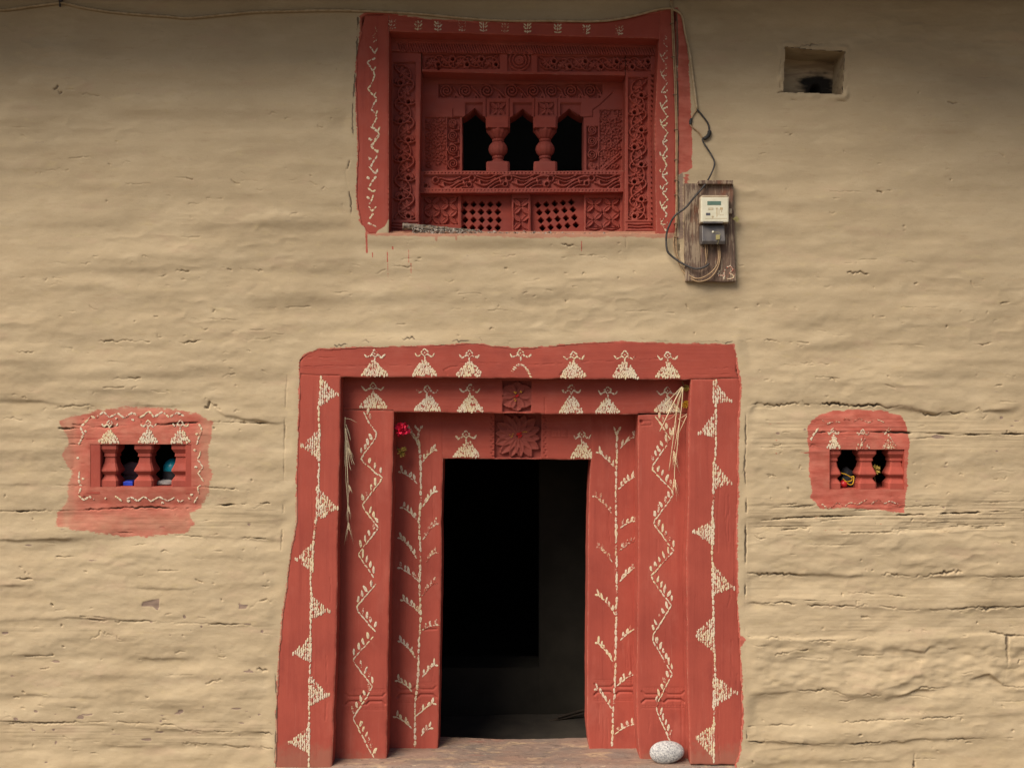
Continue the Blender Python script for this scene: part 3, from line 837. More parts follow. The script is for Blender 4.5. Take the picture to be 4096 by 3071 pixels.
C_([(3660, 2768), (3690, 2745), (3740, 2755), (3800, 2750)], 3, 3, .9, .25)
C_([(4036, 2545), (4034, 2600), (4040, 2640), (4026, 2690), (4016, 2742)], 7, 2.5, 1, .02)
C_([(3970, 2530), (4037, 2543), (4096, 2545)], 4.5, 2, 1, .1)
C_([(4020, 2745), (4096, 2749)], 2.4, 2, .8, .3)
C_([(2992, 2903), (3080, 2902), (3183, 2896)], 3.4, 2, 1, .15)
C_([(3230, 2900), (3400, 2888), (3536, 2880), (3700, 2872), (3890, 2864)], 2.4, 2.5, .9, .4)
C_([(2985, 2960), (3055, 2968), (3060, 2950)], 3.4, 2, 1, .1)
C_([(3060, 2955), (3180, 2970), (3240, 2976)], 2.6, 2, .9, .3)
C_([(3280, 2971), (3400, 2974), (3520, 2966)], 4.2, 1.2, 1, .05)
C_([(3540, 2965), (3700, 2960), (3880, 2955), (4050, 2950)], 2.6, 2.5, .9, .25)
C_([(3663, 3018), (3660, 3071)], 5, 3, 1, .1)
C_([(3340, 3040), (3480, 3030), (3560, 3034)], 2.6, 3, .9, .3)
C_([(2870, 1362), (2900, 1372), (2960, 1362), (2975, 1370)], 4.2, 4, 2, .1)
C_([(2560, 1352), (2700, 1368), (2870, 1366)], 2.6, 2, .9, .3)
C_([(1340, 1380), (1600, 1352), (1760, 1368), (1900, 1360), (2050, 1372)], 2.8, 3.5, 1.5, .3)
C_([(1950, 1362), (1990, 1358)], 4.2, 3, 1, .05)
C_([(2707, 40), (2709, 300), (2712, 690), (2716, 960), (2720, 1040)], 4.4, 1.2, 2.2, 0)
# around the niche
C_([(3102, 168), (3105, 182), (3112, 190)], 2.6, 2, .9, .1)
C_([(3140, 192), (3200, 188), (3278, 175), (3340, 172), (3360, 178), (3382, 205)], 2.4, 3, .9, .2)
C_([(3114, 370), (3140, 366), (3190, 370)], 2.6, 2, .9, .15)
C_([(3300, 375), (3372, 380)], 2.2, 2, .8, .35)
C_([(3128, 230), (3120, 290), (3124, 350)], 2.2, 2, .7, .4)
C_([(3385, 280), (3376, 296), (3390, 340), (3375, 370)], 2.2, 2.5, .7, .4)
C_([(3170, 398), (3185, 400)], 3, 2, .9, .1); C_([(3350, 405), (3380, 408)], 3, 3, .9, .1)
# random small damage, mostly along the logs
for i in range(760):
    if rng.random() < .5:
        x = rng.random() * 1090; y = 1000 + rng.random() * 2050
    else:
        x = 2995 + rng.random() * 1090; y = 1000 + rng.random() * 2050
    if rng.random() < .16: x = 1150 + rng.random() * 1800; y = 960 + rng.random() * 390
    if rng.random() < .12: y = 250 + rng.random() * 700; x = rng.random() * 1380 if rng.random() < .5 else 2990 + rng.random() * 1000
    k = rng.random()
    if k < .45:       # pock
        C_([(x, y), (x + rng.normal(0, 5), y + rng.normal(0, 3))], 1.6 + rng.random() * 2.2, 1, .4 + .5 * rng.random(), 0)
    elif k < .75:     # hairline along the grain
        L = 12 + rng.exponential(45)
        C_([(x, y), (x + L * .5, y + rng.normal(0, 2)), (x + L, y + rng.normal(0, 4))], 1.2 + rng.random() * .8, 1.2, .35 + .4 * rng.random(), .3)
    else:             # slanting scratch or curled flake
        L = 10 + rng.exponential(16); a = rng.normal(0, .7)
        C_([(x, y), (x + L * .5 * math.cos(a), y + L * .5 * math.sin(a) + rng.normal(0, 4)), (x + L * math.cos(a * .4), y + L * math.sin(a * .4))], 1.3 + rng.random() * 1.2, 2.5, .4 + .5 * rng.random(), .1)
def chip(pts, v=1.0): paint_poly(chipR, pts, 4, v)
chip([(572, 2405), (640, 2392), (638, 2425), (632, 2440), (612, 2424), (566, 2424)])
chip([(958, 2413), (995, 2418), (985, 2432), (955, 2434)])
for i in range(80):
    x, y = (rng.random() * 1080, 1900 + rng.random() * 1150)
    if rng.random() < .45: x, y = (3000 + rng.random() * 1080, 1650 + rng.random() * 480)
    if rng.random() < .5: y = 2890 + rng.normal(0, 40); x = rng.random() * 1090
    if rng.random() < .1: y = 2500 + rng.normal(0, 22); x = 600 + rng.random() * 500
    a = 4 + min(rng.exponential(10), 24); b = 2.2 + min(rng.exponential(3), 8)
    n = 7
    paint_poly(chipR, [(x + a * math.cos(t) * rng.uniform(.6, 1.3), y + b * math.sin(t) * rng.uniform(.6, 1.3)) for t in np.linspace(0, 6.28, n, endpoint=False)], 4, rng.uniform(.55, 1))
paint_poly(chipR, [(2712, 690), (2735, 690), (2735, 960), (2712, 960)], 8, .7)
for i in range(40):       # red flecks on the old timber right of the doorway
    x = 2990 + rng.random() * 650; y = 1645 + rng.random() * 170
    if rng.random() < .35: y = 2060 + rng.random() * 80; x = 3230 + rng.random() * 420
    paint_poly(redR, [(x, y), (x + rng.exponential(16) + 3, y - 1), (x + rng.exponential(14) + 3, y + 4 + rng.random() * 3), (x, y + 4)], 3, rng.uniform(.45, .8))

# ================================================================== THE HOUSE
house = empty("house", (0, 0, 0))
tag(house, "mud plastered timber house front with red painted doorway, carved window and small lattice windows", "house")

# ---- wall sheet
STEP = 3.0
def axis(lo, hi, f0, f1, step):
    fine = np.arange(f0, f1 + step, step)
    left = f0 - np.cumsum(np.geomspace(step * 2, 260, 18)); left = left[left > lo]
    right = f1 + step + np.cumsum(np.geomspace(step * 2, 260, 18)); right = right[right < hi]
    return np.concatenate([[lo], left[::-1], fine, right, [hi]])
ax_ = axis(-2100, 6200, -30, 4126, STEP); ay_ = axis(-260, 3350, -30, 3100, STEP)
WX, WY = np.meshgrid(ax_, ay_)
h = wall_h(WX, WY)
fx = (ax_[:-1] + ax_[1:]) / 2; fy = (ay_[:-1] + ay_[1:]) / 2
FX, FY = np.meshgrid(fx, fy)
keep = np.ones(FX.shape, bool)
for poly, pad in ((door_poly, 26), (win_poly, 18)):
    keep &= near_sd(poly, FX, FY) < pad
for b in (LAT_L, LAT_R):
    keep &= ~((FX > b[0]) & (FX < b[2]) & (FY > b[1]) & (FY < b[3]))
keep &= near_sd(NICHE, FX, FY) < 0
keep &= ~((FX > 1130) & (FX < 2920) & (FY > 3040))
x, y, z = P(WX, WY, 0, h)
wallV = np.stack([x, y, z], -1).reshape(-1, 3)
wall_attrs = {"red": rsamp(redR, WX, WY).ravel(), "thin": rsamp(thinR, WX, WY).ravel(), "chip": rsamp(chipR, WX, WY).ravel(),
              "crack": rsamp(crackR, WX, WY).ravel(), "grain": rsamp(grainR, WX, WY).ravel()}
inside = (WX >= 0) & (WX <= 4096) & (WY >= 0) & (WY <= 3071)
for k in wall_attrs: wall_attrs[k] = np.where(inside.ravel(), wall_attrs[k], 0)

wm = Marks(-0.001)
for cx, w in ((435, 87), (591, 84), (719, 84)): wm.dome(cx, 1776, w, 100)
wm.line([(319, 1707), (359, 1664), (376, 1673), (410, 1648), (434, 1670), (464, 1651), (492, 1670), (528, 1651), (556, 1670), (590, 1646), (614, 1669), (648, 1647), (676, 1668), (706, 1648), (734, 1664)], 20, 9)
wm.line([(319, 1707), (331, 1738), (315, 1770), (312, 1780)], 20, 9); wm.line([(316, 1885), (312, 1915), (322, 1950), (312, 1985), (335, 2000), (352, 1984), (376, 2000)], 20, 8)
wm.line([(415, 1990), (420, 1996)], 12, 8); wm.line([(457, 1984), (484, 2003), (520, 1988), (548, 2004), (576, 1986), (600, 2006), (634, 1986), (668, 2005), (696, 1988), (716, 2008), (748, 1988), (772, 2010), (790, 1985)], 20, 7, skip=.12)
wm.line([(795, 1695), (808, 1722), (790, 1760), (788, 1778)], 22, 9); wm.line([(802, 1805), (792, 1835), (812, 1868), (792, 1892), (814, 1925), (788, 1948), (796, 1975)], 20, 7, skip=.1)
for (a, b) in ((463, 1674), (528, 1678), (787, 1735), (780, 1800), (783, 1868), (340, 1725), (308, 1832), (330, 1914), (766, 1978), (645, 2012), (510, 2003)): wm.dab(a, b, 0, 11, 11)
wm.dome(3334, 1798, 62, 88); wm.dome(3452, 1798, 66, 88, True, True, .35); wm.dome(3557, 1798, 66, 92, True)
wm.line([(3262, 1725), (3272, 1712), (3250, 1745), (3242, 1762)], 22, 9)
wm.line([(3266, 1690), (3290, 1680), (3310, 1694), (3345, 1684), (3362, 1690), (3385, 1672), (3416, 1686), (3440, 1670), (3475, 1690), (3510, 1680), (3540, 1688)], 16, 6, True, skip=.3)
wm.line([(3284, 2014), (3315, 2035), (3348, 2005), (3376, 2026), (3400, 2008), (3430, 2018), (3466, 1996), (3484, 2014), (3512, 1995), (3538, 2012), (3560, 2004), (3600, 2018)], 16, 6, True, skip=.25)
make("wall", [(wallV, gridfaces(len(ay_), len(ax_), keep), 0, True)] + wm.chunks(1, 2, wall_h), [M['wall'], M['white'], M['faded']], house, wall_attrs)

# ---- generic board with relief
def board(name, parent, xl, xr, yt, yb, dep, thick, mats, step=3.0, edge=.0035, jit=1.2, wav=.0012, marks=None, seed=0, bare=None, brown=None, grain_v=True, mask=None, at=None):
    ym = (np.mean(interp(yt, np.array([2000.]))) + np.mean(interp(yb, np.array([2000.])))) / 2
    yts = interp(yt, np.array([1500., 2600.])).mean(); ybs = interp(yb, np.array([1500., 2600.])).mean()
    wx = float(np.mean(interp(xr, np.array([yts, ybs])) - interp(xl, np.array([yts, ybs]))))
    nx = max(4, int(wx / step) + 1); ny = max(4, int((ybs - yts) / step) + 1)
    U, Vv = np.meshgrid(np.linspace(0, 1, nx), np.linspace(0, 1, ny))
    sy0 = yts + (ybs - yts) * Vv
    sx0 = interp(xl, sy0) * (1 - U) + interp(xr, sy0) * U
    sy = interp(yt, sx0) * (1 - Vv) + interp(yb, sx0) * Vv
    sx = interp(xl, sy) * (1 - U) + interp(xr, sy) * U
    j = jit * fbm(sx, sy, 60, 60, 200 + seed, 3)
    sx = sx + j * (1 - 2 * U); sy = sy + jit * fbm(sx, sy, 60, 60, 300 + seed, 3) * (1 - 2 * Vv)
    H = csamp(sx, sy) * np.where(sy < 960, 2.1, 1.0) + wav * fbm(sx, sy, *((50, 400) if grain_v else (400, 50)), 400 + seed, 3)
    d = np.minimum(np.minimum(U, 1 - U) * wx, np.minimum(Vv, 1 - Vv) * (ybs - yts))
    H = H - edge * np.exp(-d / 2.4) * (1 + .8 * fbm(sx, sy, 35, 35, 500 + seed, 2))
    x, y, z = P(sx, sy, dep, H)
    V = np.stack([x, y, z], -1).reshape(-1, 3)
    ch = [(V, gridfaces(ny, nx, mask(sx, sy) if mask else None), 0, True)]
    idx = np.arange(ny * nx).reshape(ny, nx)
    ring = np.concatenate([idx[0, :], idx[1:, -1], idx[-1, -2::-1], idx[-2:0:-1, 0]])
    A = V[ring].copy(); B = A.copy(); B[:, 1] = dep + thick
    n = len(ring); i = np.arange(n); i2 = (i + 1) % n
    if mask is None:
        ch.append((np.vstack([A, B]), np.stack([i2, i, n + i, n + i2], -1), 0, False))
    attrs = {"edge": np.exp(-d / 4.5).ravel(), "foot": np.clip((sy - 2900 + 30 * (dep < .02)) / 160, 0, 1).ravel() * (sy.max() > 2950)}
    if bare: attrs["bare"] = np.clip(.5 + poly_sd(bare, sx, sy).ravel() / 16, 0, 1)
    if brown is not None: attrs["brown"] = brown(sx, sy).ravel()
    if marks: ch += marks.chunks(1, 2)
    mats = mats if isinstance(mats, list) else [mats, M['white'], M['faded']]
    return make(name, ch, mats, parent, attrs)

# ------------------------------------------------------------------ doorway
door = empty("door_frame", (0, 0, 0), house)
# carved bow tie grooves near the foot of the jambs, plus joints and knocks
def bowtie(x0, x1, y):
    m = (x0 + x1) / 2; w = (x1 - x0)
    groove([(x0 + 4, y - 40), (x1 - 4, y - 40)], 2.2, .002); groove([(x0 + 4, y + 42), (x1 - 4, y + 42)], 2.2, .002)
    for a, b in ((x0, m), (m, x1)):
        c = (a + b) / 2
        groove([(a + 4, y - 24), (a + w * .09, y - 12), (b - w * .09, y - 12), (b - 4, y - 24)], 4.5, .005)
        groove([(a + 4, y + 20), (a + w * .10, y + 8), (b - w * .10, y + 8), (b - 4, y + 20)], 5, .008)
        for q in range(7):
            xx = a + 8 + (b - a - 16) * q / 6
            hole(xx, y - 33, 2.2, .003); hole(xx, y + 34, 2.2, .003)
bowtie(1378, 1544, 2796); bowtie(1584, 1748, 2768); bowtie(2374, 2545, 2758); bowtie(2564, 2742, 2788)
for (x0, y0, x1) in ((1220, 1465, 1480), (1560, 1462, 1700), (1840, 1452, 2010), (2110, 1458, 2240), (2330, 1448, 2450), (2560, 1440, 2620), (2690, 1500, 2900), (2840, 1472, 2900), (1230, 1430, 1330)):
    xx_ = x0; yy_ = y0
    while xx_ < x1:
        L_ = random.uniform(14, 50); yn_ = yy_ + random.gauss(-.5, 1.6)
        groove([(xx_, yy_), (xx_ + L_ * .5, (yy_ + yn_) / 2 + random.gauss(0, 1.2)), (xx_ + L_, yn_)], random.uniform(1.2, 2.2), random.uniform(.0012, .004))
        xx_ += L_ + random.choice([0, 0, 14, 30]); yy_ = yn_
groove([(2240, 1500), (2262, 1478), (2290, 1478)], 3, .006); groove([(1790, 1500), (1775, 1480), (1800, 1468), (1830, 1465)], 2.6, .004)
groove([(2560, 1683), (2605, 1683), (2605, 1700), (2565, 1702)], 3, .004); hole(2566, 1686, 7, .012)
groove([(1690, 2517), (1745, 2515)], 4, .006)
for k in range(34):    # drying cracks down the boards
    x = rng.choice([1240, 1300, 1420, 1490, 1530, 1620, 1700, 1735, 2400, 2440, 2520, 2590, 2640, 2720, 2790, 2880, 2920]) + rng.normal(0, 12)
    y = 1750 + rng.random() * 1150; L = 60 + rng.random() * 220
    groove([(x, y), (x + rng.normal(0, 3), y + L / 2), (x + rng.normal(0, 4), y + L)], 1.6, .0025)
# rosettes on the two inner lintels
def rosette(cx, cy, hw, hh, n, base, rot=0.0):
    level(cx - hw, cy - hh, cx + hw, cy + hh, base)
    R = math.hypot(hw, hh) * .98
    for i in range(n):
        a = rot + 2 * math.pi * i / n
        r = min(hw / max(abs(math.cos(a)), 1e-3), hh / max(abs(math.sin(a)), 1e-3), max(hw, hh) * 1.12)
        petal(cx, cy, 4, r * .98, a, r * math.pi / n * .92, base, .002)
rosette(2068, 1585, 58, 62, 6, -.022, math.pi / 2)
rosette(2072, 1743, 92, 88, 14, -.022, 0.1)
for xx in (1968, 2178):
    for q in range(14): hole(xx + (q % 2) * 6, 1668 + q * 12, 4, .006)
for q in range(9): hole(2180, 1592 + q * 7.5, 3, .004)
groove([(2206, 1716), (2272, 1716), (2272, 1752), (2206, 1752), (2206, 1716)], 2.4, .003)
for pts in ([(2216, 1724), (2228, 1724), (2222, 1733), (2228, 1740), (2216, 1744)], [(2240, 1722), (2240, 1745)], [(2262, 1724), (2252, 1732), (2252, 1744), (2262, 1744), (2262, 1734), (2252, 1735)]):
    ridge(pts, 3, 0.0, .0025)

mk = Marks(-0.006)
for cx, by in ((1499, 1507), (1699, 1507), (1878, 1509), (2295, 1514), (2499, 1516), (2671, 1516)): mk.dome(cx, by, 113, 124)
mk.dome(2082, 1512, 110, 124, False, True, .0)
for q in range(15): mk.dab(2050 + q * 5.2, 1468 + (q - 6) ** 2 * .75 - 10, .4, 13, 7, q % 3 == 0)
redsmear = [(2060, 1512), (2066, 1470), (2090, 1458), (2112, 1470), (2122, 1512)]
board("lintel", door, DOOR_L, DOOR_R, DOOR_T, [(1200, 1496), (1362, 1502), (1366, 1508), (2765, 1518), (2900, 1514), (2950, 1512)], -.006, .094, M['red_h'], jit=4, seed=1, marks=mk, grain_v=False, brown=lambda X, Y: .22 * np.clip(1.3 - np.hypot((X - 2090) / 40, (Y - 1494) / 38), 0, 1))
mk = Marks(-0.005)
mk.line([(1285, 1499), (1282, 1560), (1274, 1621), (1277, 1712), (1276, 1825), (1274, 1933), (1265, 2051), (1258, 2120), (1252, 2200), (1242, 2321), (1247, 2410), (1242, 2494), (1244, 2568), (1239, 2673), (1238, 2780), (1236, 2883), (1236, 2980), (1234, 3067)], 24, 9)
for y0, y1, tip in ((1508, 1621, (1349, 1592)), (1712, 1843, (1202, 1782)), (1942, 2074, (1349, 2028)), (2177, 2297, (1184, 2239)), (2379, 2484, (1320, 2447)), (2536, 2641, (1171, 2610)), (2694, 2820, (1320, 2772)), (2899, 3019, (1155, 2972))):
    mk.tri(float(np.interp((y0 + y1) / 2, [1500, 1830, 2050, 2320, 3067], [1284, 1276, 1265, 1244, 1234])), y0, y1, tip)
board("jamb", door, DOOR_L, JAMB_LI, [(1190, 1496), (1370, 1501)], 3075, -.005, .093, M['red_v'], jit=3, seed=2, marks=mk)
mk = Marks(-0.005)
mk.line([(2864, 1515), (2864, 1612), (2864, 1743), (2862, 1825), (2855, 1861), (2853, 1974), (2850, 2065), (2848, 2200), (2851, 2373), (2854, 2463), (2856, 2589), (2862, 2688), (2856, 2820), (2856, 3050)], 24, 9)
for y0, y1, tip in ((1524, 1612, (2930, 1603)), (1657, 1748, (2794, 1732)), (1852, 1961, (2923, 1938)), (2075, 2177, (2773, 2135)), (2250, 2379, (2935, 2339)), (2470, 2604, (2777, 2547)), (2696, 2825, (2948, 2772)), (2893, 3035, (2780, 2954))):
    mk.tri(2854, y0, y1, tip)
board("jamb", door, JAMB_RI, DOOR_R, [(2740, 1518), (2765, 1518), (2900, 1514), (2970, 1512)], 3056, -.005, .093, M['red_v'], jit=3, seed=3, marks=mk)
# middle step
def brown_at(cx, cy, hw, hh, s=6, v=.5):
    return lambda X, Y: v * np.clip(.5 + np.minimum(hw - np.abs(X - cx), hh - np.abs(Y - cy)) / s, 0, 1)
mk = Marks(D1)
for cx, by, w in ((1492, 1636, 115), (1708, 1648, 110), (1880, 1651, 112), (2285, 1655, 104), (2431, 1656, 104), (2670, 1652, 112)): mk.dome(cx, by, w, 118)
board("lintel", door, 1300, 2820, 1470, [(1380, 1637), (1574, 1640), (1578, 1647), (2000, 1652), (2400, 1657), (2551, 1657), (2555, 1653), (2751, 1653)], D1, .15, M['red_h'], jit=2, seed=4, marks=mk, grain_v=False, brown=brown_at(2068, 1585, 58, 62))
mk = Marks(D1 + .001)
mk.zig([(1453, 1646), (1480, 1695), (1505, 1730), (1503, 1750), (1444, 1832), (1452, 1845), (1527, 1911), (1518, 1930), (1450, 2019), (1460, 2040), (1514, 2110), (1440, 2205), (1433, 2216), (1496, 2310)])
mk.zig([(1504, 2334), (1428, 2425), (1432, 2445), (1502, 2525)])
mk.zig([(1494, 2544), (1412, 2636), (1425, 2660), (1491, 2746), (1412, 2872), (1425, 2895), (1494, 3030)])
board("jamb", door, 1310, MID_LI, [(1380, 1639), (1574, 1642)], 3080, D1 + .001, .149, M['red_v'], jit=2, seed=5, marks=mk)
mk = Marks(D1 + .001)
mk.zig([(2620, 1664), (2650, 1705), (2681, 1757), (2611, 1862), (2611, 1880), (2683, 1956), (2692, 1981), (2618, 2083), (2616, 2095), (2695, 2204)])
mk.zig([(2693, 2205), (2604, 2302), (2612, 2320), (2686, 2421), (2612, 2540), (2612, 2562), (2688, 2694), (2625, 2825), (2628, 2845), (2680, 2962)])
board("jamb", door, MID_RI, 2820, [(2550, 1659), (2755, 1655)], 3080, D1 + .001, .149, M['red_v'], jit=2, seed=6, marks=mk)
# inner step
mk = Marks(D2)
mk.dome(1864, 1832, 112, 124); mk.dome(2327, 1835, 98, 128)
board("lintel", door, 1500, 2640, 1600, [(1500, 1832), (1772, 1833), (2360, 1838), (2640, 1840)], D2, .17, M['red_h'], jit=1.5, seed=7, marks=mk, grain_v=False, brown=brown_at(2072, 1743, 94, 90))
mk = Marks(D2 - .002)
mk.line([(1674, 1725), (1676, 1760), (1679, 1793), (1683, 1884), (1683, 1983), (1676, 2092), (1683, 2232), (1678, 2331), (1683, 2463), (1675, 2568), (1672, 2709), (1662, 2804), (1659, 2985)], 27, 10)
mk.line([(1674, 1725), (1660, 1700)], 20, 10); mk.line([(1674, 1725), (1692, 1700)], 20, 10)
for b, t in (((1674, 1784), (1634, 1721)), ((1688, 1850), (1738, 1798)), ((1670, 1933), (1604, 1886)), ((1690, 2028), (1740, 1963)), ((1672, 2083), (1611, 2028)), ((1667, 2232), (1602, 2149)), ((1680, 2329), (1599, 2268)), ((1683, 2457), (1612, 2397)),
             ((1664, 2633), (1601, 2562)), ((1688, 2709), (1741, 2657)), ((1651, 2765), (1591, 2720)), ((1664, 2864), (1733, 2812)), ((1649, 2914), (1583, 2864)), ((1683, 2943), (1722, 2909))): mk.twig(b, t)
for b, t in (((1690, 2158), (1745, 2093)), ((1701, 2247), (1743, 2208)), ((1688, 2381), (1738, 2329)), ((1686, 2520), (1746, 2496))): mk.twig(b, t, True)
jl = board("jamb", door, 1500, IN_LI, [(1500, 1600), (1772, 1600)], 3080, D2 - .002, .172, M['red_v'], jit=1.5, seed=8, marks=mk, step=3)
mk = Marks(D2 - .002)
mk.line([(2466, 1740), (2468, 1793), (2465, 1880), (2464, 1961), (2464, 2092), (2465, 2200), (2468, 2358), (2465, 2515), (2462, 2620), (2460, 2725), (2452, 2846), (2448, 2985)], 27, 10)
mk.line([(2466, 1738), (2454, 1708)], 22, 10); mk.line([(2466, 1738), (2482, 1704)], 22, 10)
for b, t in (((2477, 1795), (2541, 1743)), ((2462, 1877), (2394, 1807)), ((2475, 1956), (2548, 1899)), ((2477, 2110), (2546, 2080)), ((2477, 2325), (2545, 2266)), ((2462, 2457), (2391, 2376)), ((2481, 2560), (2544, 2510)), ((2452, 2646), (2391, 2568)), ((2468, 2741), (2542, 2691)), ((2444, 2833), (2388, 2754)), ((2457, 2935), (2534, 2893))): mk.twig(b, t)
for b, t in (((2452, 2060), (2380, 1983)), ((2449, 2250), (2394, 2186)), ((2480, 2200), (2540, 2160))): mk.twig(b, t, True)
board("jamb", door, IN_RI, 2640, [(2300, 1600), (2640, 1600)], 3080, D2 - .002, .172, M['red_v'], jit=1.5, seed=9, marks=mk)
# vermilion and turmeric daubs on the rosettes
M['vermilion'] = mat_simple("vermilion_powder", (0.45, 0.012, 0.012), (0.34, 0.02, 0.018), 90, .95)
M['turmeric'] = mat_simple("turmeric_paste", (0.55, 0.27, 0.02), (0.42, 0.22, 0.03), 90, .9)
def daub(cx, cy, dep, n, sx, sy, l, m, name):
    d = [(cx + rng.normal(0, sx), cy + rng.normal(0, sy), dep, rng.random() * 3.1, l * rng.uniform(.6, 1.3), l * rng.uniform(.4, .8)) for _ in range(n)]
    make(name, [dab_chunk(d, 0)], [m], door)
daub(2070, 1584, D1 - .003, 9, 5, 3, 8, M['vermilion'], "vermilion_mark")
daub(2077, 1740, D2 - .003, 13, 5, 7, 9, M['vermilion'], "vermilion_mark")
daub(2058, 1570, D1 - .003, 4, 3, 2, 8, M['turmeric'], "turmeric_mark"); daub(2085, 1569, D1 - .003, 3, 2, 2, 7, M['turmeric'], "turmeric_mark"); daub(2061, 1600, D1 - .003, 3, 2, 3, 6, M['turmeric'], "turmeric_mark")
daub(2048, 1740, D2 - .003, 5, 7, 4, 5, M['turmeric'], "turmeric_mark"); daub(2098, 1728, D2 - .003, 3, 5, 3, 7, M['turmeric'], "turmeric_mark")

# threshold: worn timber sill, dished in the middle
ZTH = ZC + (1535.5 - 3060) * SC
def mat_threshold():
    s = NT("worn_threshold_timber", .8)
    c = s.mix(s.ramp(s.noise(5, 5, .6, s.mapping((.6, 1, 1))), .35, .65), (0.265, 0.175, 0.135), (0.19, 0.15, 0.128))
    c = s.mix(s.ramp(s.noise(9, 5, .65, s.mapping((.6, 1.5, 1), (2, 2, 2))), .52, .64, 0, .8), c, (0.40, 0.285, 0.185))
    c = s.mix(s.ramp(s.noise(60, 4, .7, s.mapping((.35, 1, 1.5))), .56, .66, 0, .8), c, (0.12, 0.085, 0.07))
    c = s.mix(s.ramp(s.noise(85, 4, .7, s.mapping((.3, 1, 1.5), (3, 8, 3))), .62, .68, 0, .8), c, (0.50, 0.40, 0.28))
    c = s.mix(s.ramp(s.noise(4, 4, .6, s.mapping((.4, 2, 1), (7, 1, 0))), .6, .72, 0, .55), c, (0.36, 0.12, 0.085))
    h = s.math('ADD', s.noise(30, 6, .65, s.mapping((.4, 1.2, 1))), s.math('MULTIPLY', s.noise(120, 4), .3))
    return s.out(c, s.bump(h, .7, .006))
M['threshold'] = mat_threshold()
tx = np.linspace(-1.32, 1.25, 260)
prof = [(-.012, -.40), (-.012, -.05), (-.011, -.022), (-.006, -.008), (.002, -.002)] + [(q, 0) for q in np.linspace(.012, D3 - .006, 60)] + [(D3, -.004), (D3 + .004, -.016), (D3 + .005, -.30)]
TX, TI = np.meshgrid(tx, np.arange(len(prof)))
py = np.array([p[0] for p in prof])[TI]; pz = np.array([p[1] for p in prof])[TI]
dish = -.014 * np.exp(-((TX - .05) / .30) ** 2) * np.clip(py / .25, 0, 1)
TZ = ZTH + pz + dish + .004 * fbm(TX * 740, py * 740, 160, 50, 600, 4) + .0016 * fbm(TX * 740, py * 740, 30, 12, 640, 2) * (pz > -.05)
TY = py + .004 * fbm(TX * 740, pz * 740, 90, 30, 620, 3) * (py < .01) * (pz > -.06)
make("threshold", [(np.stack([TX, TY, TZ], -1).reshape(-1, 3), gridfaces(len(prof), len(tx))[:, ::-1], 0, True)], M['threshold'], house)
# stone plinth under the front
M['plinth'] = mat_simple("plinth_stone", (0.22, 0.19, 0.15), (0.32, 0.27, 0.21), 6, .9)
make("plinth", [box(-4.9, -1.33, -.10, .3, 0, ZTH - .03, 0, .02), box(1.26, 4.9, -.10, .3, 0, ZTH - .03, 0, .02), box(-1.325, 1.255, -.45, .0, 0, ZTH - .2, 0, .02)], M['plinth'], house)

# ------------------------------------------------------------------ dark inside
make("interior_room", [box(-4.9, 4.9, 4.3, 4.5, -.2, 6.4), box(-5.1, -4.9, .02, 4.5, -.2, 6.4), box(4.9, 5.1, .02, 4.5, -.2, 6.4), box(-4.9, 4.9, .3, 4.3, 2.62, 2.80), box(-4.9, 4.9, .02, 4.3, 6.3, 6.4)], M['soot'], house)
FL = ZTH - .16
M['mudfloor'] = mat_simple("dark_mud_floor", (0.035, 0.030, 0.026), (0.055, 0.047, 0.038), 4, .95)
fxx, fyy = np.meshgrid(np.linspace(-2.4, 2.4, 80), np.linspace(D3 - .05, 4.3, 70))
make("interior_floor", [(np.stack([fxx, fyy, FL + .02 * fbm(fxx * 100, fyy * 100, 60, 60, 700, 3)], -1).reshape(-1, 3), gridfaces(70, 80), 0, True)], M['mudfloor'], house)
# inner partition with a doorway into the dark
pyy = 1.22
px = [-2.4, P1(1700, 2600, pyy)[0], P1(2158, 2600, pyy)[0], 2.4]; pz_ = P1(2158, 2668, pyy)[2]
def rough_wall(x0, x1, z0, z1, y, seed):
    X, Z = np.meshgrid(np.linspace(x0, x1, max(3, int((x1 - x0) / .03))), np.linspace(z0, z1, max(3, int((z1 - z0) / .03))))
    Y = y + .014 * fbm(X * 740, Z * 740, 220, 140, seed, 3)
    return (np.stack([X, Y, Z], -1).reshape(-1, 3), gridfaces(*X.shape), 0, True)
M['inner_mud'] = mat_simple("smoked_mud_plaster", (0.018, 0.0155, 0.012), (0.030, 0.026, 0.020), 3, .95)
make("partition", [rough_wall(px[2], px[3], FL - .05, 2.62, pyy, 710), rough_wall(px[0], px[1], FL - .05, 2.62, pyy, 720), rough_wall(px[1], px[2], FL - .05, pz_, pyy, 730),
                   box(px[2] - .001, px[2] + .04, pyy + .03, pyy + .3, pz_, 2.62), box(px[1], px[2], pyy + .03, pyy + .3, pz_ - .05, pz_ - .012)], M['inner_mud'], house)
stick = empty("stick", P1(2270, 2866, 1.12))
tag(stick, "pair of dark sticks lying on the floor inside the doorway", "stick")
for (a, b, r) in (((2196, 2884), (2420, 2835), .011), ((2230, 2868), (2420, 2818), .009)):
    c = tube(smooth_path([P1(a[0], a[1], 1.10)[:], P1((a[0] + b[0]) / 2, (a[1] + b[1]) / 2 - 2, 1.13)[:], P1(b[0], b[1], 1.16)[:]]), r, 8)
    make("branch", [local(stick, c)], M['dark_wood'], stick)

# ------------------------------------------------------------------ carved window
win = empty("carved_window", (0, 0, 0), house)
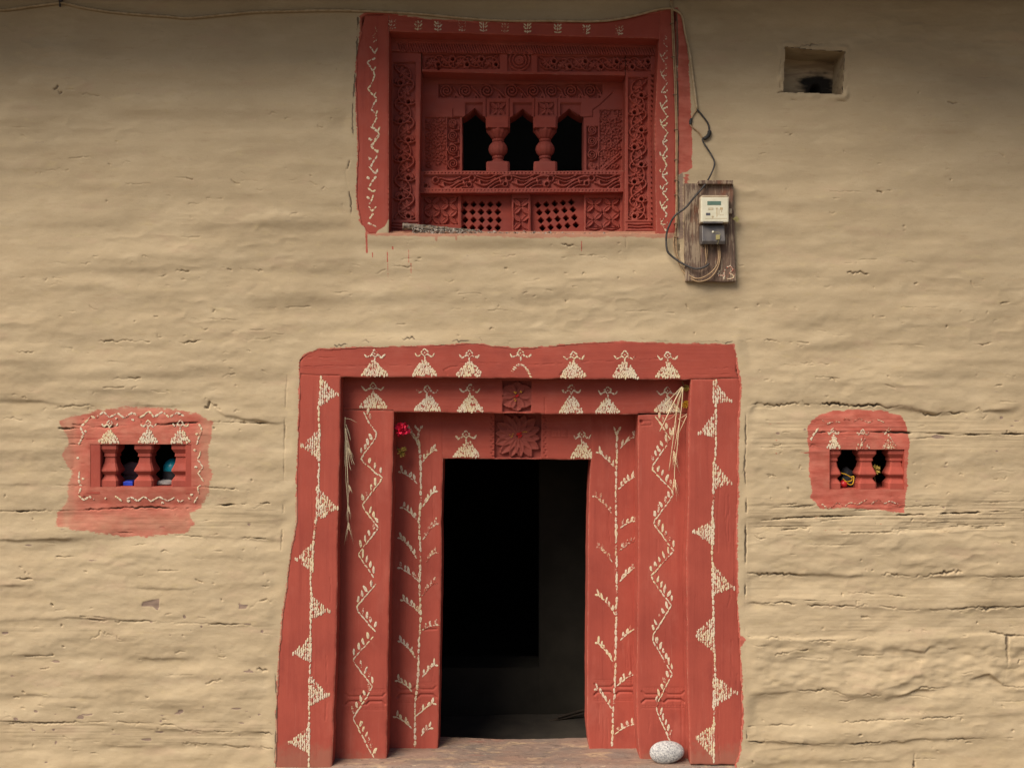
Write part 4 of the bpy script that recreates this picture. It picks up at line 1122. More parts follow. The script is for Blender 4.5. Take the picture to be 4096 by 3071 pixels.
# carving: scroll bands, palmettes, spirals
def vine(x0, y0, x1, y1, hw, n, flip=1, r=30, base=-.010):
    L = math.hypot(x1 - x0, y1 - y0); ux, uy = (x1 - x0) / L, (y1 - y0) / L; vx, vy = -uy, ux
    pts = []
    for i in range(n * 10 + 1):
        t = i / (n * 10); s_ = math.sin(t * n * math.pi + math.pi / 2)
        pts.append((x0 + ux * L * t + vx * hw * .92 * s_ * flip, y0 + uy * L * t + vy * hw * .92 * s_ * flip))
    ridge(pts, hw * .11, base)
    for i in range(n):
        t = (i + .5) / n; q = flip * (1 if i % 2 else -1)
        ang = math.atan2(uy, ux) + (rad(115) if q < 0 else -rad(115)) * (1)
        cx = x0 + ux * L * t - vx * hw * .40 * q; cy = y0 + uy * L * t - vy * hw * .40 * q
        palmette(cx, cy, r, math.atan2(-vy * -q + .45 * uy, -vx * -q + .45 * ux), 7, 200, base)
        hole(x0 + ux * L * (t + .40 / n) - vx * hw * .38 * q, y0 + uy * L * (t + .40 / n) - vy * hw * .38 * q, 7, .022)
        ridge([(x0 + ux * L * (t + .40 / n) - vx * hw * .38 * q + 11 * math.cos(a), y0 + uy * L * (t + .40 / n) - vy * hw * .38 * q + 11 * math.sin(a)) for a in np.linspace(0, 6.28, 14)], 3.6, base)
level(1572, 250, 1662, 880, -.010); vine(1617, 262, 1617, 872, 42, 8, 1, 38)
level(2515, 310, 2592, 880, -.010); vine(2553, 318, 2553, 872, 36, 8, -1, 36)
level(1690, 216, 2000, 276, -.010); vine(1700, 246, 1990, 246, 28, 5, 1, 28)
level(2150, 224, 2604, 286, -.010); vine(2160, 254, 2600, 256, 28, 7, -1, 28)
level(2030, 198, 2126, 284, -.007)
for r_ in (15, 27, 40): ridge([(2078 + r_ * math.cos(a), 240 + r_ * math.sin(a)) for a in np.linspace(0, 6.28, 40)], 4.5, -.006)
for q in range(10): petal(2078, 240, 2, 13, q * .628, 4, -.006)
for k in range(100):   # cable moulding under the top board
    x = 1590 + k * 10.3
    groove([(x, 172 + (x - 1560) * .02), (x + 12, 205 + (x - 1560) * .012)], 3.2, .007)
for k in range(30):    # notched edge, both sides
    yy = 300 + k * 20.5
    for q in range(7): hole(2606 + q * 1.7, yy + q * 1.0, 1.2 + q * .75, .010)
    for q in range(7): hole(1566 - q * 1.0, yy + q * 1.0, 1.0 + q * .55, .008)
groove([(2503, 890), (2618, 890)], 2.2, .004); groove([(2505, 925), (2618, 925)], 2.2, .004)
for y in (900, 911): groove([(2514, y), (2550, y + 3), (2590, y), (2614, y + 2)], 3, .006)
for y in (892, 904, 916): groove([(1566, y), (1600, y + 3), (1640, y), (1672, y)], 2.8, .005)
hole(1754, 273, 7, .02)
# panel: spiral frieze
level(1755, 336, 2410, 392, -.011)
cs = [1786, 1861, 1948, 2047, 2133, 2206, 2284, 2361]
for i, c in enumerate(cs):
    spiral(c, 362, 29 if i in (2, 3) else 26, 2.1, math.pi * .6, 1, 44, 4.4, -.011)
    nx_ = cs[i + 1] if i < 7 else c + 74
    ridge([(c + 24, 346), ((c + nx_) / 2, 362), (nx_ - 26, 386), (nx_ - 6, 391)], 4.2, -.011)
    ridge([((c + nx_) / 2 - 2, 374), ((c + nx_) / 2 - 6, 390)], 4, -.007); ridge([((c + nx_) / 2 - 2, 374), ((c + nx_) / 2 + 9, 391)], 4, -.007)
# arch header: square blocks with flowers, sunk squares over the points
for cx in (1992, 2186):
    level(cx - 32, 410, cx + 32, 460, -.008); xflower(cx, 435, 30, 24); petal(cx, 435, 2, 26, math.pi / 2, 8); petal(cx, 435, 2, 26, -math.pi / 2, 8)
    groove([(cx - 46, 397), (cx - 46, 470)], 2.4, .005); groove([(cx + 46, 397), (cx + 46, 470)], 2.4, .005)
for x0, x1 in ((1862, 1932), (2053, 2130), (2242, 2326)):
    level(x0, 412, x1, 462, -.010)
groove([(1812, 436), (1812, 468), (1848, 468)], 2.2, .005); groove([(2450, 372), (2400, 420), (2372, 440), (2372, 466), (2336, 470)], 2.2, .005)
# side panels
def floral(x0, y0, x1, y1, seed, dens=26, base=-.006):
    level(x0, y0, x1, y1, base)
    r2 = np.random.default_rng(seed)
    yy = y0 + dens * .6
    while yy < y1:
        xx = x0 + dens * .6 + (r2.random() - .5) * 8
        while xx < x1 - 6:
            palmette(xx, yy, dens * .62, r2.random() * 6.28, 6, 260, base)
            xx += dens * 1.25
        yy += dens * 1.05
floral(1700, 470, 1785, 680, 3, 36); floral(2400, 440, 2490, 600, 4, 36); floral(2396, 600, 2490, 680, 5, 32)
level(1790, 470, 1840, 680, -.011); level(2348, 505, 2394, 680, -.011)
for cy, r_ in ((492, 18), (542, 21), (596, 23), (654, 23)): spiral(1812, cy, r_, 2.2, 1.2, 1, 40, 3.6, -.011)
for a, b in ((492, 542), (542, 596), (596, 654)): ridge([(1833, a + 10), (1836, (a + b) / 2), (1800, b - 20)], 3.2, -.011)
for cy, r_ in ((519, 19), (565, 20), (618, 22), (665, 16)): spiral(2368, cy, r_, 2.2, 1.9, -1, 40, 3.6, -.011)
ridge([(2404, 678), (2476, 616)], 5.5, -.006); ridge([(2416, 680), (2486, 622)], 3.5, -.006)
# rail
level(1694, 700, 2482, 752, -.010)
for (hx, hy, kx, ky) in ((1742, 719, 1702, 742), (1888, 711, 1876, 738), (2036, 711, 2021, 735), (2204, 713, 2188, 735), (2367, 711, 2348, 732)):
    for (qx, qy, r_) in ((hx, hy, 12), (kx, ky, 10)):
        ridge([(qx, qy), (qx + .1, qy)], r_ + 5, -.010); hole(qx, qy, r_ * .72, .014)
    ridge(smooth_path([(hx + 14, hy + 18), (hx + 52, hy + 30), (hx + 92, hy + 8), (hx + 130, hy - 8), (hx + 160, hy - 6)]).tolist(), 5, -.010)
    ridge(smooth_path([(hx + 18, hy - 8), (hx + 60, hy + 2), (hx + 100, hy - 12)]).tolist(), 3.6, -.010)
    ridge(smooth_path([(hx + 24, hy + 4), (hx + 60, hy + 14), (hx + 95, hy)]).tolist(), 3.2, -.010)
    ridge(smooth_path([(hx + 66, hy + 38), (hx + 96, hy + 18), (hx + 126, hy + 10)]).tolist(), 4, -.010)
    ridge(smooth_path([(hx + 84, hy + 40), (hx + 108, hy + 28), (hx + 132, hy + 28)]).tolist(), 3.4, -.010)
    ridge([(hx + 30, hy + 12), (hx + 34, hy + 26)], 5, -.010); ridge([(hx + 112, hy + 6), (hx + 116, hy + 18)], 5, -.010)
for k in range(56):
    hole(1698 + k * 14, 692, 2.6, .004); hole(1702 + k * 14, 762, 2.4, .003)
# lower flower panels, post and pierced lattices
def flowerpanel(xs_, ys_, rx, ry, x0, y0, x1, y1):
    level(x0, y0, x1, y1, -.009)
    for a in xs_:
        for b in ys_: xflower(a, b, rx, ry, -.009)
flowerpanel((1728, 1796), (814, 869), 33, 27, 1694, 788, 1832, 898)
flowerpanel((2377, 2446), (820, 879), 33, 28, 2346, 792, 2482, 908)
groove([(2346, 912), (2482, 912)], 2.5, .005)
for a in (2377, 2446): groove([(a - 30, 916), (a, 924), (a + 30, 916)], 4, .007)
flowerpanel((2085,), (826, 888), 31, 30, 2056, 794, 2114, 920)
for row, (yy, n0) in enumerate(((817, 0), (848, 1), (880, 0), (911, 1))):
    for k in range(6 if row < 3 else 6):
        x = 1861 + k * 33.5 - (4 if n0 else 0)
        if x < 2012: hole(x, yy, 11.2, .05, True)
for row, yy in enumerate((820, 850, 882, 912)):
    for k in range(5):
        hole(2152 + k * 33.5 + row * 6, yy - k * 3, 11.2, .05, True)

mk = Marks(-0.004)
zl = [[(340, 490), (390, 560), (415, 505)], [(395, 600), (310, 650), (370, 740), (395, 700)], [(370, 740), (390, 790), (350, 890), (315, 925), (375, 1000), (410, 955)], [(375, 1000), (410, 1030), (350, 1130), (400, 1190), (415, 1150)], [(400, 1190), (410, 1220), (360, 1320), (420, 1370), (440, 1320)], [(420, 1370), (435, 1410), (360, 1520)]]
for l in zl: mk.line([(1350 + a / 2.602, b / 2.602) for a, b in l], 18, 7.5)
zl = [[(350, 20), (420, 75), (440, 20)], [(430, 100), (350, 220), (415, 290), (420, 260)], [(415, 320), (340, 440)], [(330, 440), (400, 510), (420, 460)], [(405, 530), (330, 640)], [(320, 660), (370, 700), (395, 680)], [(375, 730), (330, 830)], [(320, 850), (360, 900), (405, 850)], [(375, 920), (335, 980)], [(320, 1020), (405, 1060)]]
for l in zl: mk.line([(1350 + a / 2.602, 500 + b / 2.602) for a, b in l], 18, 8)
for a, b in ((340, 150), (335, 350), (320, 550), (320, 760)): mk.dab(1350 + a / 2.602, 500 + b / 2.602, .6, 16, 13)
mk.line([(1500, 108), (1507, 130), (1490, 150), (1508, 158), (1494, 172)], 14, 6, True)
board("frame_board", win, WIN_L, 1555, [(1440, 60), (1560, 60)], 936, -.004, .124, M['red_v'], jit=2, seed=11, marks=mk, bare=[(1500, 938), (1512, 922), (1540, 905), (1557, 872), (1570, 940)])
mk = Marks(-0.006)
for (a, b, c) in ((2660, 140, 190),): mk.line([(a, b), (a + 8, b + 12), (a - 10, b + 30), (a + 10, b + 50)], 14, 6, True)
yy = 200.0
while yy < 925:
    f = yy < 330
    mk.line([(2668 + rng.normal(0, 2), yy), (2644 + rng.normal(0, 3), yy + 32), (2650, yy + 40), (2668, yy + 66)], 15, 6.5, f, skip=.25 if f else .03)
    mk.line([(2650, yy + 40), (2666, yy + 36), (2668, yy + 28)], 13, 7.5, f)
    if rng.random() < .5: mk.line([(2640, yy + 12), (2644, yy + 30)], 15, 6, f)
    yy += 66
board("frame_board", win, [(100, 2636), (154, 2636), (500, 2619), (942, 2626)], [(60, 2692), (423, 2703), (940, 2705)], [(2600, 44), (2710, 36)], 942, -.005, .125, M['red_v'], jit=1.5, seed=12, marks=mk)
mk = Marks(-0.006)
for cx, fd in ((1569, True), (1673, False), (1752, False), (1848, True), (1934, False), (2021, True), (2110, False), (2231, False), (2346, False), (2478, True)):
    by = float(np.interp(cx, [1560, 2500], [121, 143]))
    mk.line([(cx, by), (cx + rng.normal(0, 2), by - 40)], 15, 6, fd)
    for q in (-1, 1):
        for t, l in ((4, 14), (14, 17), (26, 16)):
            mk.dab(cx + q * (l * .62), by - t - (3 if t == 4 else 8), q * (-.35 if t == 4 else -.85), l * .95, 6.8, fd or rng.random() < .3)
board("frame_board", win, [(30, 1556), (60, 1556), (160, 1556)], [(30, 2637), (60, 2637), (160, 2637)], WIN_T, WIN_SOF, -.006, .126, M['red_h'], jit=2, seed=13, marks=mk, grain_v=False)
# carved frame one step in
board("carved_band", win, 1530, [(150, 1686), (284, 1684), (500, 1680), (896, 1675), (960, 1674)], 130, 950, E1, .12, M['red_c'], step=2, seed=14)
board("carved_band", win, [(150, 2506), (302, 2503), (960, 2498)], 2660, 140, 950, E1, .12, M['red_c'], step=2, seed=15)
board("carved_band", win, 1688, 2501, 120, [(1684, 286), (2010, 294), (2503, 302)], E1 - .001, .121, M['red_c'], step=2, seed=16, grain_v=False)
# cable moulding standing a little proud under the top board
board("moulding", win, 1557, 2634, 110, [(1557, 203), (1680, 208), (2630, 219)], E1 - .022, .02, M['red_c'], step=2.5, seed=17, grain_v=False)
# pierced panel with three pointed openings
def arch_in(X, Y):
    o = np.zeros(X.shape, bool)
    for x0, x1, ap, yt_ in ((1849, 1940, 1899, 434), (2042, 2134, 2090, 436), (2234, 2334, 2276, 436)):
        sh = 468
        left = sh - (sh - yt_) * np.clip((X - x0) / (ap - x0), 0, 1) ** 1.3
        right = sh - (sh - yt_) * np.clip((x1 - X) / (x1 - ap), 0, 1) ** 1.3
        top = np.where(X < ap, left, right)
        o |= (X > x0) & (X < x1) & (Y > top) & (Y < 684)
    # behind the two colonnettes the panel is open as well
    o |= (X > 1850) & (X < 2332) & (Y > 474) & (Y < 684)
    return o
def panel_mask(sx, sy):
    c = (sx[:-1, :-1] + sx[1:, 1:]) / 2; d = (sy[:-1, :-1] + sy[1:, 1:]) / 2
    return ~arch_in(c, d)
board("pierced_panel", win, 1660, 2530, 290, 700, E2, .06, M['red_c'], step=2, seed=18, grain_v=False, mask=panel_mask)
# reveals of the openings
def strip(pts, dep0, dep1, m=0):
    A = np.array([P1(a, b, dep0)[:] for a, b in pts]); B = A.copy(); B[:, 1] = dep1
    n = len(pts); i = np.arange(n - 1)
    return (np.vstack([A, B]), np.stack([i, i + 1, n + i + 1, n + i], -1), m, False)
rv = [strip([(1849, 690), (1848, 474)], E2 - .002, E2 + .14), strip([(2334, 474), (2335, 690)], E2 - .002, E2 + .14)]
for x0, x1, ap, yt_ in ((1849, 1940, 1899, 434), (2042, 2134, 2090, 436), (2234, 2334, 2276, 436)):
    pts = [(x, 468 - (468 - yt_) * ((x - x0) / (ap - x0)) ** 1.3) for x in np.linspace(x0, ap, 10)] + [(x, 468 - (468 - yt_) * ((x1 - x) / (x1 - ap)) ** 1.3) for x in np.linspace(ap, x1, 10)][1:]
    rv.append(strip([(p[0], p[1] - 1.5) for p in pts], E2 + .001, E2 + .14))
for q in rv: make("reveal", [q], M['red_c'], win)
KZ = SC * (DIST + E2) / DIST
def zz(sy, dep=E2): return ZC + (1535.5 - sy) * SC * (DIST + dep) / DIST
for cx in (1992, 2181):
    c = P1(cx, 580, E2 + .02); k = SC * (DIST + E2) / DIST
    sq = lambda prof: lathe([(r_ * k, zz(y_)) for r_, y_ in prof], c[0], c[1] + .028, True, 32)
    rd = lambda prof, f=None: lathe([(r_ * k, zz(y_)) for r_, y_ in prof], c[0], c[1] + .028, False, 48, flute=f)
    make("colonnette", [sq([(49, 470), (49, 472), (48, 512), (47, 514)]), rd([(46, 513), (40, 526), (30, 540), (22, 551)], .05), rd([(21, 549), (24, 552), (24, 558), (20, 561)]),
                        rd([(20, 560), (29, 567), (36, 577), (38.5, 590), (36, 602), (29, 612), (20, 619)], .025), rd([(19, 617), (24, 620), (24, 627), (19, 630)]), rd([(18, 628), (24, 636), (34, 644), (46, 650)]),
                        sq([(44, 648), (46, 650), (47, 655), (47, 690)])], M['red_c'], win)
# rail, lower panels, lattices
board("rail", win, [(690, 1676), (775, 1674)], [(690, 2496), (775, 2494)], [(1680, 684), (1850, 684), (2100, 687), (2340, 683), (2500, 684)], [(1680, 773), (2490, 767)], E2 - .055, .16, M['red_c'], step=2, seed=19, grain_v=False)
board("flower_panel", win, 1660, 1845, 760, 955, E2, .06, M['red_c'], step=2, seed=20)
board("flower_panel", win, 2337, 2520, 760, 955, E2, .06, M['red_c'], step=2, seed=21)
board("flower_panel", win, [(785, 2047), (930, 2050)], [(785, 2121), (930, 2125)], 760, 955, E2 - .004, .06, M['red_c'], step=2, seed=22)
board("lattice", win, 1830, 2060, 760, 955, E2 + .03, .09, M['red_c'], step=1.6, seed=23)
board("lattice", win, 2110, 2350, 760, 955, E2 + .03, .09, M['red_c'], step=1.6, seed=24)
# sill ledge under the whole window
zs = ZC + (1535.5 - 937) * SC
sx_, sy_ = np.meshgrid(np.linspace((1470 - 2048) * SC, (2700 - 2048) * SC, 180), np.linspace(.006, .5, 40))
make("sill", [(np.stack([sx_, sy_, zs + .003 * fbm(sx_ * 700, sy_ * 700, 60, 40, 810, 3) - .004], -1).reshape(-1, 3), gridfaces(40, 180), 0, True)], M['red_h'], win)

# ------------------------------------------------------------------ lattice windows
def baluster_profile(y0, y1, hw, waist=.42):
    H = y1 - y0
    f = [(0, 1.0), (.115, 1.0), (.225, .68), (.24, .70), (.28, .72), (.295, .72), (.305, waist), (.34, waist * 1.02), (.45, waist * 1.15), (.61, 1.0), (.64, 1.0), (.73, .68), (.76, .70), (.86, 1.0), (1.0, 1.0)]
    return [(hw * r_, y0 + H * t) for t, r_ in f]
def lattice_window(name, b, posts, dep, label, frame_l, frame_r, y0, y1, edge_m):
    w = empty(name, (0, 0, 0), house); w["label"] = label
    k = SC * (DIST + dep) / DIST
    for (cx, hw) in posts:
        c = P1(cx, (y0 + y1) / 2, dep)
        prof_ = [(r_ * k, zz(y_, dep)) for r_, y_ in baluster_profile(y0 - 2, y1 + 2, hw, .6)]
        ch = lathe(prof_, c[0], c[1] + hw * k * 1.0, True, 32, 0, 1.05)
        make("baluster", [ch], M['red_v'], w)
    fr = []
    xa, _, z1 = P1(b[0] - 6, b[1] - 4, dep - .012); xb, _, z0 = P1(b[2] + 6, b[3] + 6, dep - .012)
    y_0 = dep - .010
    la = P1(frame_l, 0, dep)[0]; lb = P1(frame_r, 0, dep)[0]
    fr.append(box(xa - .02, la, y_0, y_0 + .16, z0 - .03, z1 + .03, 0, .004))
    fr.append(box(lb, xb + .02, y_0, y_0 + .16, z0 - .03, z1 + .03, 0, .004))
    za = zz(y1 + 1, dep); zb = zz(y0 - 1, dep)
    fr.append(box(xa - .016, xb + .016, y_0 + .008, y_0 + .42, za - .024, za, 0, .003))
    fr.append(box(xa - .016, xb + .016, y_0 + .008, y_0 + .42, zb, zb + .024, 0, .003))
    make("frame", fr, edge_m, w)
    # dark box behind
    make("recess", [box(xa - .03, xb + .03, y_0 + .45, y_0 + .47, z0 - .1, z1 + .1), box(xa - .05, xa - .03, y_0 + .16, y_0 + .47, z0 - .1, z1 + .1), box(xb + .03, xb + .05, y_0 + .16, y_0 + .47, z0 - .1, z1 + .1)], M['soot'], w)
    return w
DL = 0.014
lattice_window("lattice_window", LAT_L, ((435, 36), (574, 39), (720, 36)), DL, "wide lattice window with faded pinkish red surround", 405, 744, 1778, 1944, M['red_v'])
lattice_window("lattice_window", LAT_R, ((3331, 35), (3471, 37), (3590, 36)), DL, "narrow lattice window with crisp dark red surround", 3319, 3614, 1799, 1953, M['red_v'])

# ------------------------------------------------------------------ niche
def niche():
    n = len(NICHE); dep = .175; sub = []
    for i in range(n):
        a, b = NICHE[i], NICHE[(i + 1) % n]
        for t in np.linspace(0, 1, 8)[:-1]: sub.append((a[0] + (b[0] - a[0]) * t + rng.normal(0, .8), a[1] + (b[1] - a[1]) * t + rng.normal(0, .8)))
    ly = np.linspace(-.012, dep, 9); V = []
    for q, d in enumerate(ly):
        for (a, b) in sub:
            x, _, z = P1(a, b, 0); V.append((x + rng.normal(0, .0012) + (0 if q else .0), d if q else .004 - float(wall_h(np.array([a]), np.array([b]))[0]), z + rng.normal(0, .0012)))
    m = len(sub); F = [(q * m + i, q * m + (i + 1) % m, (q + 1) * m + (i + 1) % m, (q + 1) * m + i) for q in range(8) for i in range(m)]
    # back with a hole
    X, Y = np.meshgrid(np.linspace(3128, 3388, 66), np.linspace(180, 385, 52))
    k = SC
    x = (X - 2048) * k; z = ZC + (1535.5 - Y) * k
    cx, cy = 3306, 322      # hole centre in the plane of the niche mouth
    d = np.hypot((X - cx) * 1.0, (Y - cy) * .9) + 4 * fbm(X, Y, 20, 20, 900, 2)
    yb = dep + .003 * fbm(X, Y, 60, 14, 905, 3) + .10 * np.clip((26 - d) / 14, 0, 1)
    # soot stain around the hole
    st = np.clip(1.45 - np.hypot((X - cx) / 74, (Y - cy + 10) / 56) + .5 * fbm(X, Y, 40, 14, 910, 3), 0, 1)
    nb = len(V)
    att = np.concatenate([np.zeros(nb), st.ravel()])
    return V, F, np.stack([x, yb, z], -1).reshape(-1, 3), gridfaces(52, 66), att
def mat_niche():
    s = NT("smoked_niche_plaster", .92)
    c = plaster_nodes(s)
    c = s.mix(s.ramp(s.noise(14, 4, .6, s.mapping((.3, 1, 2))), .45, .62, 0, .6), c, (0.24, 0.17, 0.115))
    c = s.mix(s.ramp(s.attr("soot_stain"), .15, .8), c, (0.02, 0.018, 0.016))
    return s.out(c, s.bump(s.noise(30, 5, .6, s.mapping((.4, 1, 1.5))), .5, .006))
V_, F_, V2_, F2_, att_ = niche()
make("niche", [(np.array(V_), np.array(F_), 0, True), (V2_, F2_, 0, True)], mat_niche(), house, {"soot_stain": att_})

# ------------------------------------------------------------------ overhanging upper storey and roof edge
M['boards'] = M['eave']
ev = [box(-5.2, 5.2, -.70, .4, 4.86, 4.94)]
for i in range(15): ev.append(box(-4.9 + i * .7, -4.78 + i * .7, -.67, .3, 4.74, 4.858))
ev.append(box(-5.2, 5.2, -.77, -.70, 4.70, 4.98))
ev.append(box(-5.2, 5.2, -.9, .4, 6.40, 6.48))
ev.append(box(1.55, 5.2, -1.12, -.772, 4.74, 4.96)); ev.append(box(1.55, 1.67, -1.10, -.772, 4.64, 4.738))  # unseen deeper right-hand piece, added to shade the wall's top right corner
make("overhang", ev, M['eave'], house)

# ------------------------------------------------------------------ ground
gx, gy = np.meshgrid(np.concatenate([[-300, -60, -25], np.linspace(-12, 12, 90), [25, 60, 300]]), np.concatenate([[-300, -60, -25], np.linspace(-14, 6, 80), [25, 60, 300]]))
g = make("ground", [(np.stack([gx, gy, .03 * fbm(gx * 100, gy * 100, 150, 150, 950, 3) - .03], -1).reshape(-1, 3), gridfaces(*gx.shape), 0, True)], M['ground'])
g["kind"] = "structure"
#MORE
# ================================================================== LOOSE THINGS
from mathutils import Matrix
def rebase(root, loc):
    loc = Vector(loc)
    for c in root.children_recursive:
        if c.type == 'MESH': c.data.transform(Matrix.Translation(-loc))
    root.location = loc
    return root

def surf(sx, sy):
    """distance of the wall or board face in front of the wall plane"""
    p = np.array([float(sx)]), np.array([float(sy)])
    hh = float(wall_h(*p)[0])
    return .007 if hh < -.02 else hh

def on_wall(pts, r, lift=0.0, sub=5):
    """path lying on the wall face"""
    q = smooth_path(pts, sub)
    return np.array([P1(a, b, -(surf(a, b) + r * .8 + lift))[:] for a, b in q])

def petals(c, r, n, ls, ws, seed, up=(0, -1, .2), cup=.35, spread=1.2, m=0):
    """flower head of n small curved petals around a centre"""
    rr = np.random.default_rng(seed); up = Vector(up).normalized(); V = []; F = []
    for i in range(n):
        d = Vector(rr.normal(0, 1, 3)).normalized()
        d = (d * spread + up * .8).normalized()
        t = d.cross(Vector(rr.normal(0, 1, 3))).normalized(); nrm = d.cross(t)
        L = ls * rr.uniform(.75, 1.2); W = ws * rr.uniform(.7, 1.2); o = Vector(c) + d * r * .12
        b = len(V)
        for u, w in ((0, .25), (.4, .8), (.75, 1.0), (1, .55)):
            for s_ in (-1, 0, 1):
                V.append((o + d * L * u + t * W * w * s_ * .5 + nrm * (cup * L * u * u + (-.18 * W if s_ == 0 else 0)) + Vector(rr.normal(0, L * .03, 3)))[:])
        for k in range(3):
            for s_ in range(2):
                F.append((b + k * 3 + s_, b + (k + 1) * 3 + s_, b + (k + 1) * 3 + s_ + 1, b + k * 3 + s_ + 1))
    return (np.array(V), np.array(F), m, True)

# ---- speckled stone on the threshold
def mat_granite():
    s = NT("speckled_granite", .85)
    a = s.noise(95, 3, .6); b = s.noise(150, 2, .6, s.mapping((1, 1, 1), (4, 4, 4)))
    c = s.mix(s.ramp(a, .42, .56), (0.26, 0.26, 0.28), (0.46, 0.46, 0.46))
    c = s.mix(s.ramp(b, .57, .63), c, (0.64, 0.63, 0.61))
    c = s.mix(s.ramp(s.noise(130, 2, .5, s.mapping((1, 1, 1), (9, 1, 4))), .62, .69, 0, .7), c, (0.12, 0.12, 0.135))
    c = s.mix(s.ramp(s.noise(14, 3), .6, .75, 0, .35), c, (0.40, 0.36, 0.42))
    return s.out(c, s.bump(a, .35, .004))
k_ = SC * (DIST + .045) / DIST
sc_ = P1(2667, 3010, .045)
st_b = blob((0, 0, 0), (70 * k_, .046, 44 * k_), 4, .035, 26, 0, 1.6)
V = st_b[0].copy(); V[:, 2] += .12 * V[:, 0] * (1 - V[:, 2] / .06) * .5 ; V[:, 2] -= V[:, 2].min()
stone = make("stone", [(V, st_b[1], 0, True)], mat_granite())
stone.location = (sc_[0], .040, ZTH - .004)
tag(stone, "smooth speckled grey granite stone on the threshold at the foot of the right door jamb", "stone")

# ---- wheat
M['straw'] = mat_simple("dry_straw", (0.78, 0.69, 0.48), (0.64, 0.52, 0.33), 25, .7, (1, 1, .2))
M['straw2'] = mat_simple("grey_straw", (0.56, 0.48, 0.34), (0.42, 0.35, 0.23), 25, .75, (1, 1, .2))
def ear(a, b, width, seed, awn=.05, n=12):
    """wheat ear from world point a to b with awns"""
    rr = np.random.default_rng(seed); a = Vector(a); b = Vector(b); d = (b - a); L = d.length; d.normalize()
    t = d.cross(Vector((0, 1, 0))).normalized(); ch = []
    for i in range(n):
        u = i / n; s_ = 1 if i % 2 else -1
        c = a + d * L * u + t * s_ * width * .28
        w = width * (.5 - .25 * abs(u - .4))
        base = blob((0, 0, 0), (w * .5, w * .42, L / n * 1.35), seed + i, .05, 5)
        # tilt the grain outwards
        Vv = base[0]; M3 = Matrix((t, Vector((0, 1, 0)), d)).transposed(); tilt = Matrix.Rotation(.35 * s_, 3, 'Y')
        W = np.array([(M3 @ (tilt @ Vector(v)) + c)[:] for v in Vv])
        ch.append((W, base[1], 0, True))
        e = c + d * (awn * rr.uniform(.7, 1.25)) + t * s_ * awn * rr.uniform(.05, .33) + Vector((0, -rr.uniform(0, .01), 0))
        ch.append(tube([c[:], ((c + e) / 2 + t * s_ * .001)[:], e[:]], [.00055, .0004, .0002], 4))
    return ch
def sheaf(label, stalks, mat, seed):
    root = empty("wheat_bundle")
    tag(root, label, "dried wheat")
    for i, (pts, r, dep, er) in enumerate(stalks):
        path = spath(pts, dep)
        st = make("stalk", [tube(path, [r * (1.15 - .4 * q / len(path)) for q in range(len(path))], 5)], mat, root)
        if er:
            e = make("ear", ear(P1(*er[0], er[2])[:], P1(*er[1], er[2])[:], er[3], seed + i * 20, er[4]), mat, st)
            e.matrix_parent_inverse = Matrix()
    return root
w1 = sheaf("dry wheat stalks hanging against the left middle door jamb", [
    ([(1381, 1668), (1380, 1720), (1384, 1820), (1383, 1900), (1390, 2000), (1393, 2095)], .0022, .032, ((1394, 2090), (1395, 2118), .030, .0075, .075)),
    ([(1382, 1712), (1386, 1790), (1391, 1900), (1394, 2025)], .0020, .028, ((1394, 2020), (1395, 2048), .030, .007, .05)),
    ([(1384, 1730), (1390, 1800), (1398, 1860), (1404, 1880)], .0018, .030, ((1393, 1790), (1399, 1812), .030, .0065, .05)),
    ([(1383, 1715), (1394, 1770), (1408, 1832), (1418, 1858)], .0017, .028, None), ([(1382, 1740), (1380, 1800), (1379, 1865)], .0022, .033, None),
    ([(1388, 1760), (1400, 1820), (1409, 1858)], .0014, .030, None), ([(1384, 1697), (1395, 1730), (1403, 1762)], .0013, .024, ((1387, 1708), (1396, 1738), .064, .007, .02)),
    ([(1381, 1674), (1400, 1676), (1428, 1690)], .0009, .022, None), ([(1385, 1770), (1388, 1850), (1392, 1935), (1396, 1945)], .0019, .031, ((1396, 1940), (1402, 1962), .030, .007, .025)),
], M['straw2'], 300)
rebase(w1, P1(1381, 1668, .03))
w2 = sheaf("bunch of pale wheat straw hanging from the upper right corner of the doorway", [
    ([(2728, 1548), (2700, 1600), (2670, 1660), (2639, 1725)], .0034, [.030, .035, .045, .055], None), ([(2729, 1546), (2706, 1590), (2684, 1630), (2664, 1653)], .0024, [.030, .035, .04, .045], None),
    ([(2726, 1548), (2695, 1580), (2672, 1605), (2658, 1620)], .0020, [.030, .04, .045, .05], None), ([(2731, 1548), (2715, 1610), (2704, 1660), (2692, 1760), (2676, 1882)], .0023, [.030, .04, .05, .06, .07], None),
    ([(2732, 1550), (2727, 1620), (2717, 1700), (2708, 1800), (2699, 1870), (2698, 1922)], .0027, [.026, .035, .045, .055, .065, .07], ((2699, 1918), (2699, 1950), .066, .014, .070)),
    ([(2730, 1548), (2712, 1620), (2702, 1680), (2696, 1715)], .0018, [.03, .04, .05, .055], ((2694, 1712), (2690, 1742), .054, .010, .035)),
    ([(2748, 1656), (2722, 1673), (2718, 1685), (2706, 1750), (2697, 1800)], .0017, [.05, .05, .05, .055, .06], ((2696, 1806), (2700, 1850), .06, .012, .065)),
    ([(2747, 1663), (2732, 1695), (2718, 1726), (2703, 1760)], .0020, [.05, .05, .055, .06], None), ([(2710, 1640), (2690, 1668), (2664, 1680)], .0010, [.04, .05, .055], None),
    ([(2712, 1673), (2742, 1694)], .0009, .05, None), ([(2700, 1700), (2706, 1740), (2716, 1782)], .0010, .055, None), ([(2733, 1552), (2712, 1600), (2704, 1660), (2704, 1710)], .0016, [.028, .038, .05, .05], None)
], M['straw'], 700)
rebase(w2, P1(2731, 1546, .03))

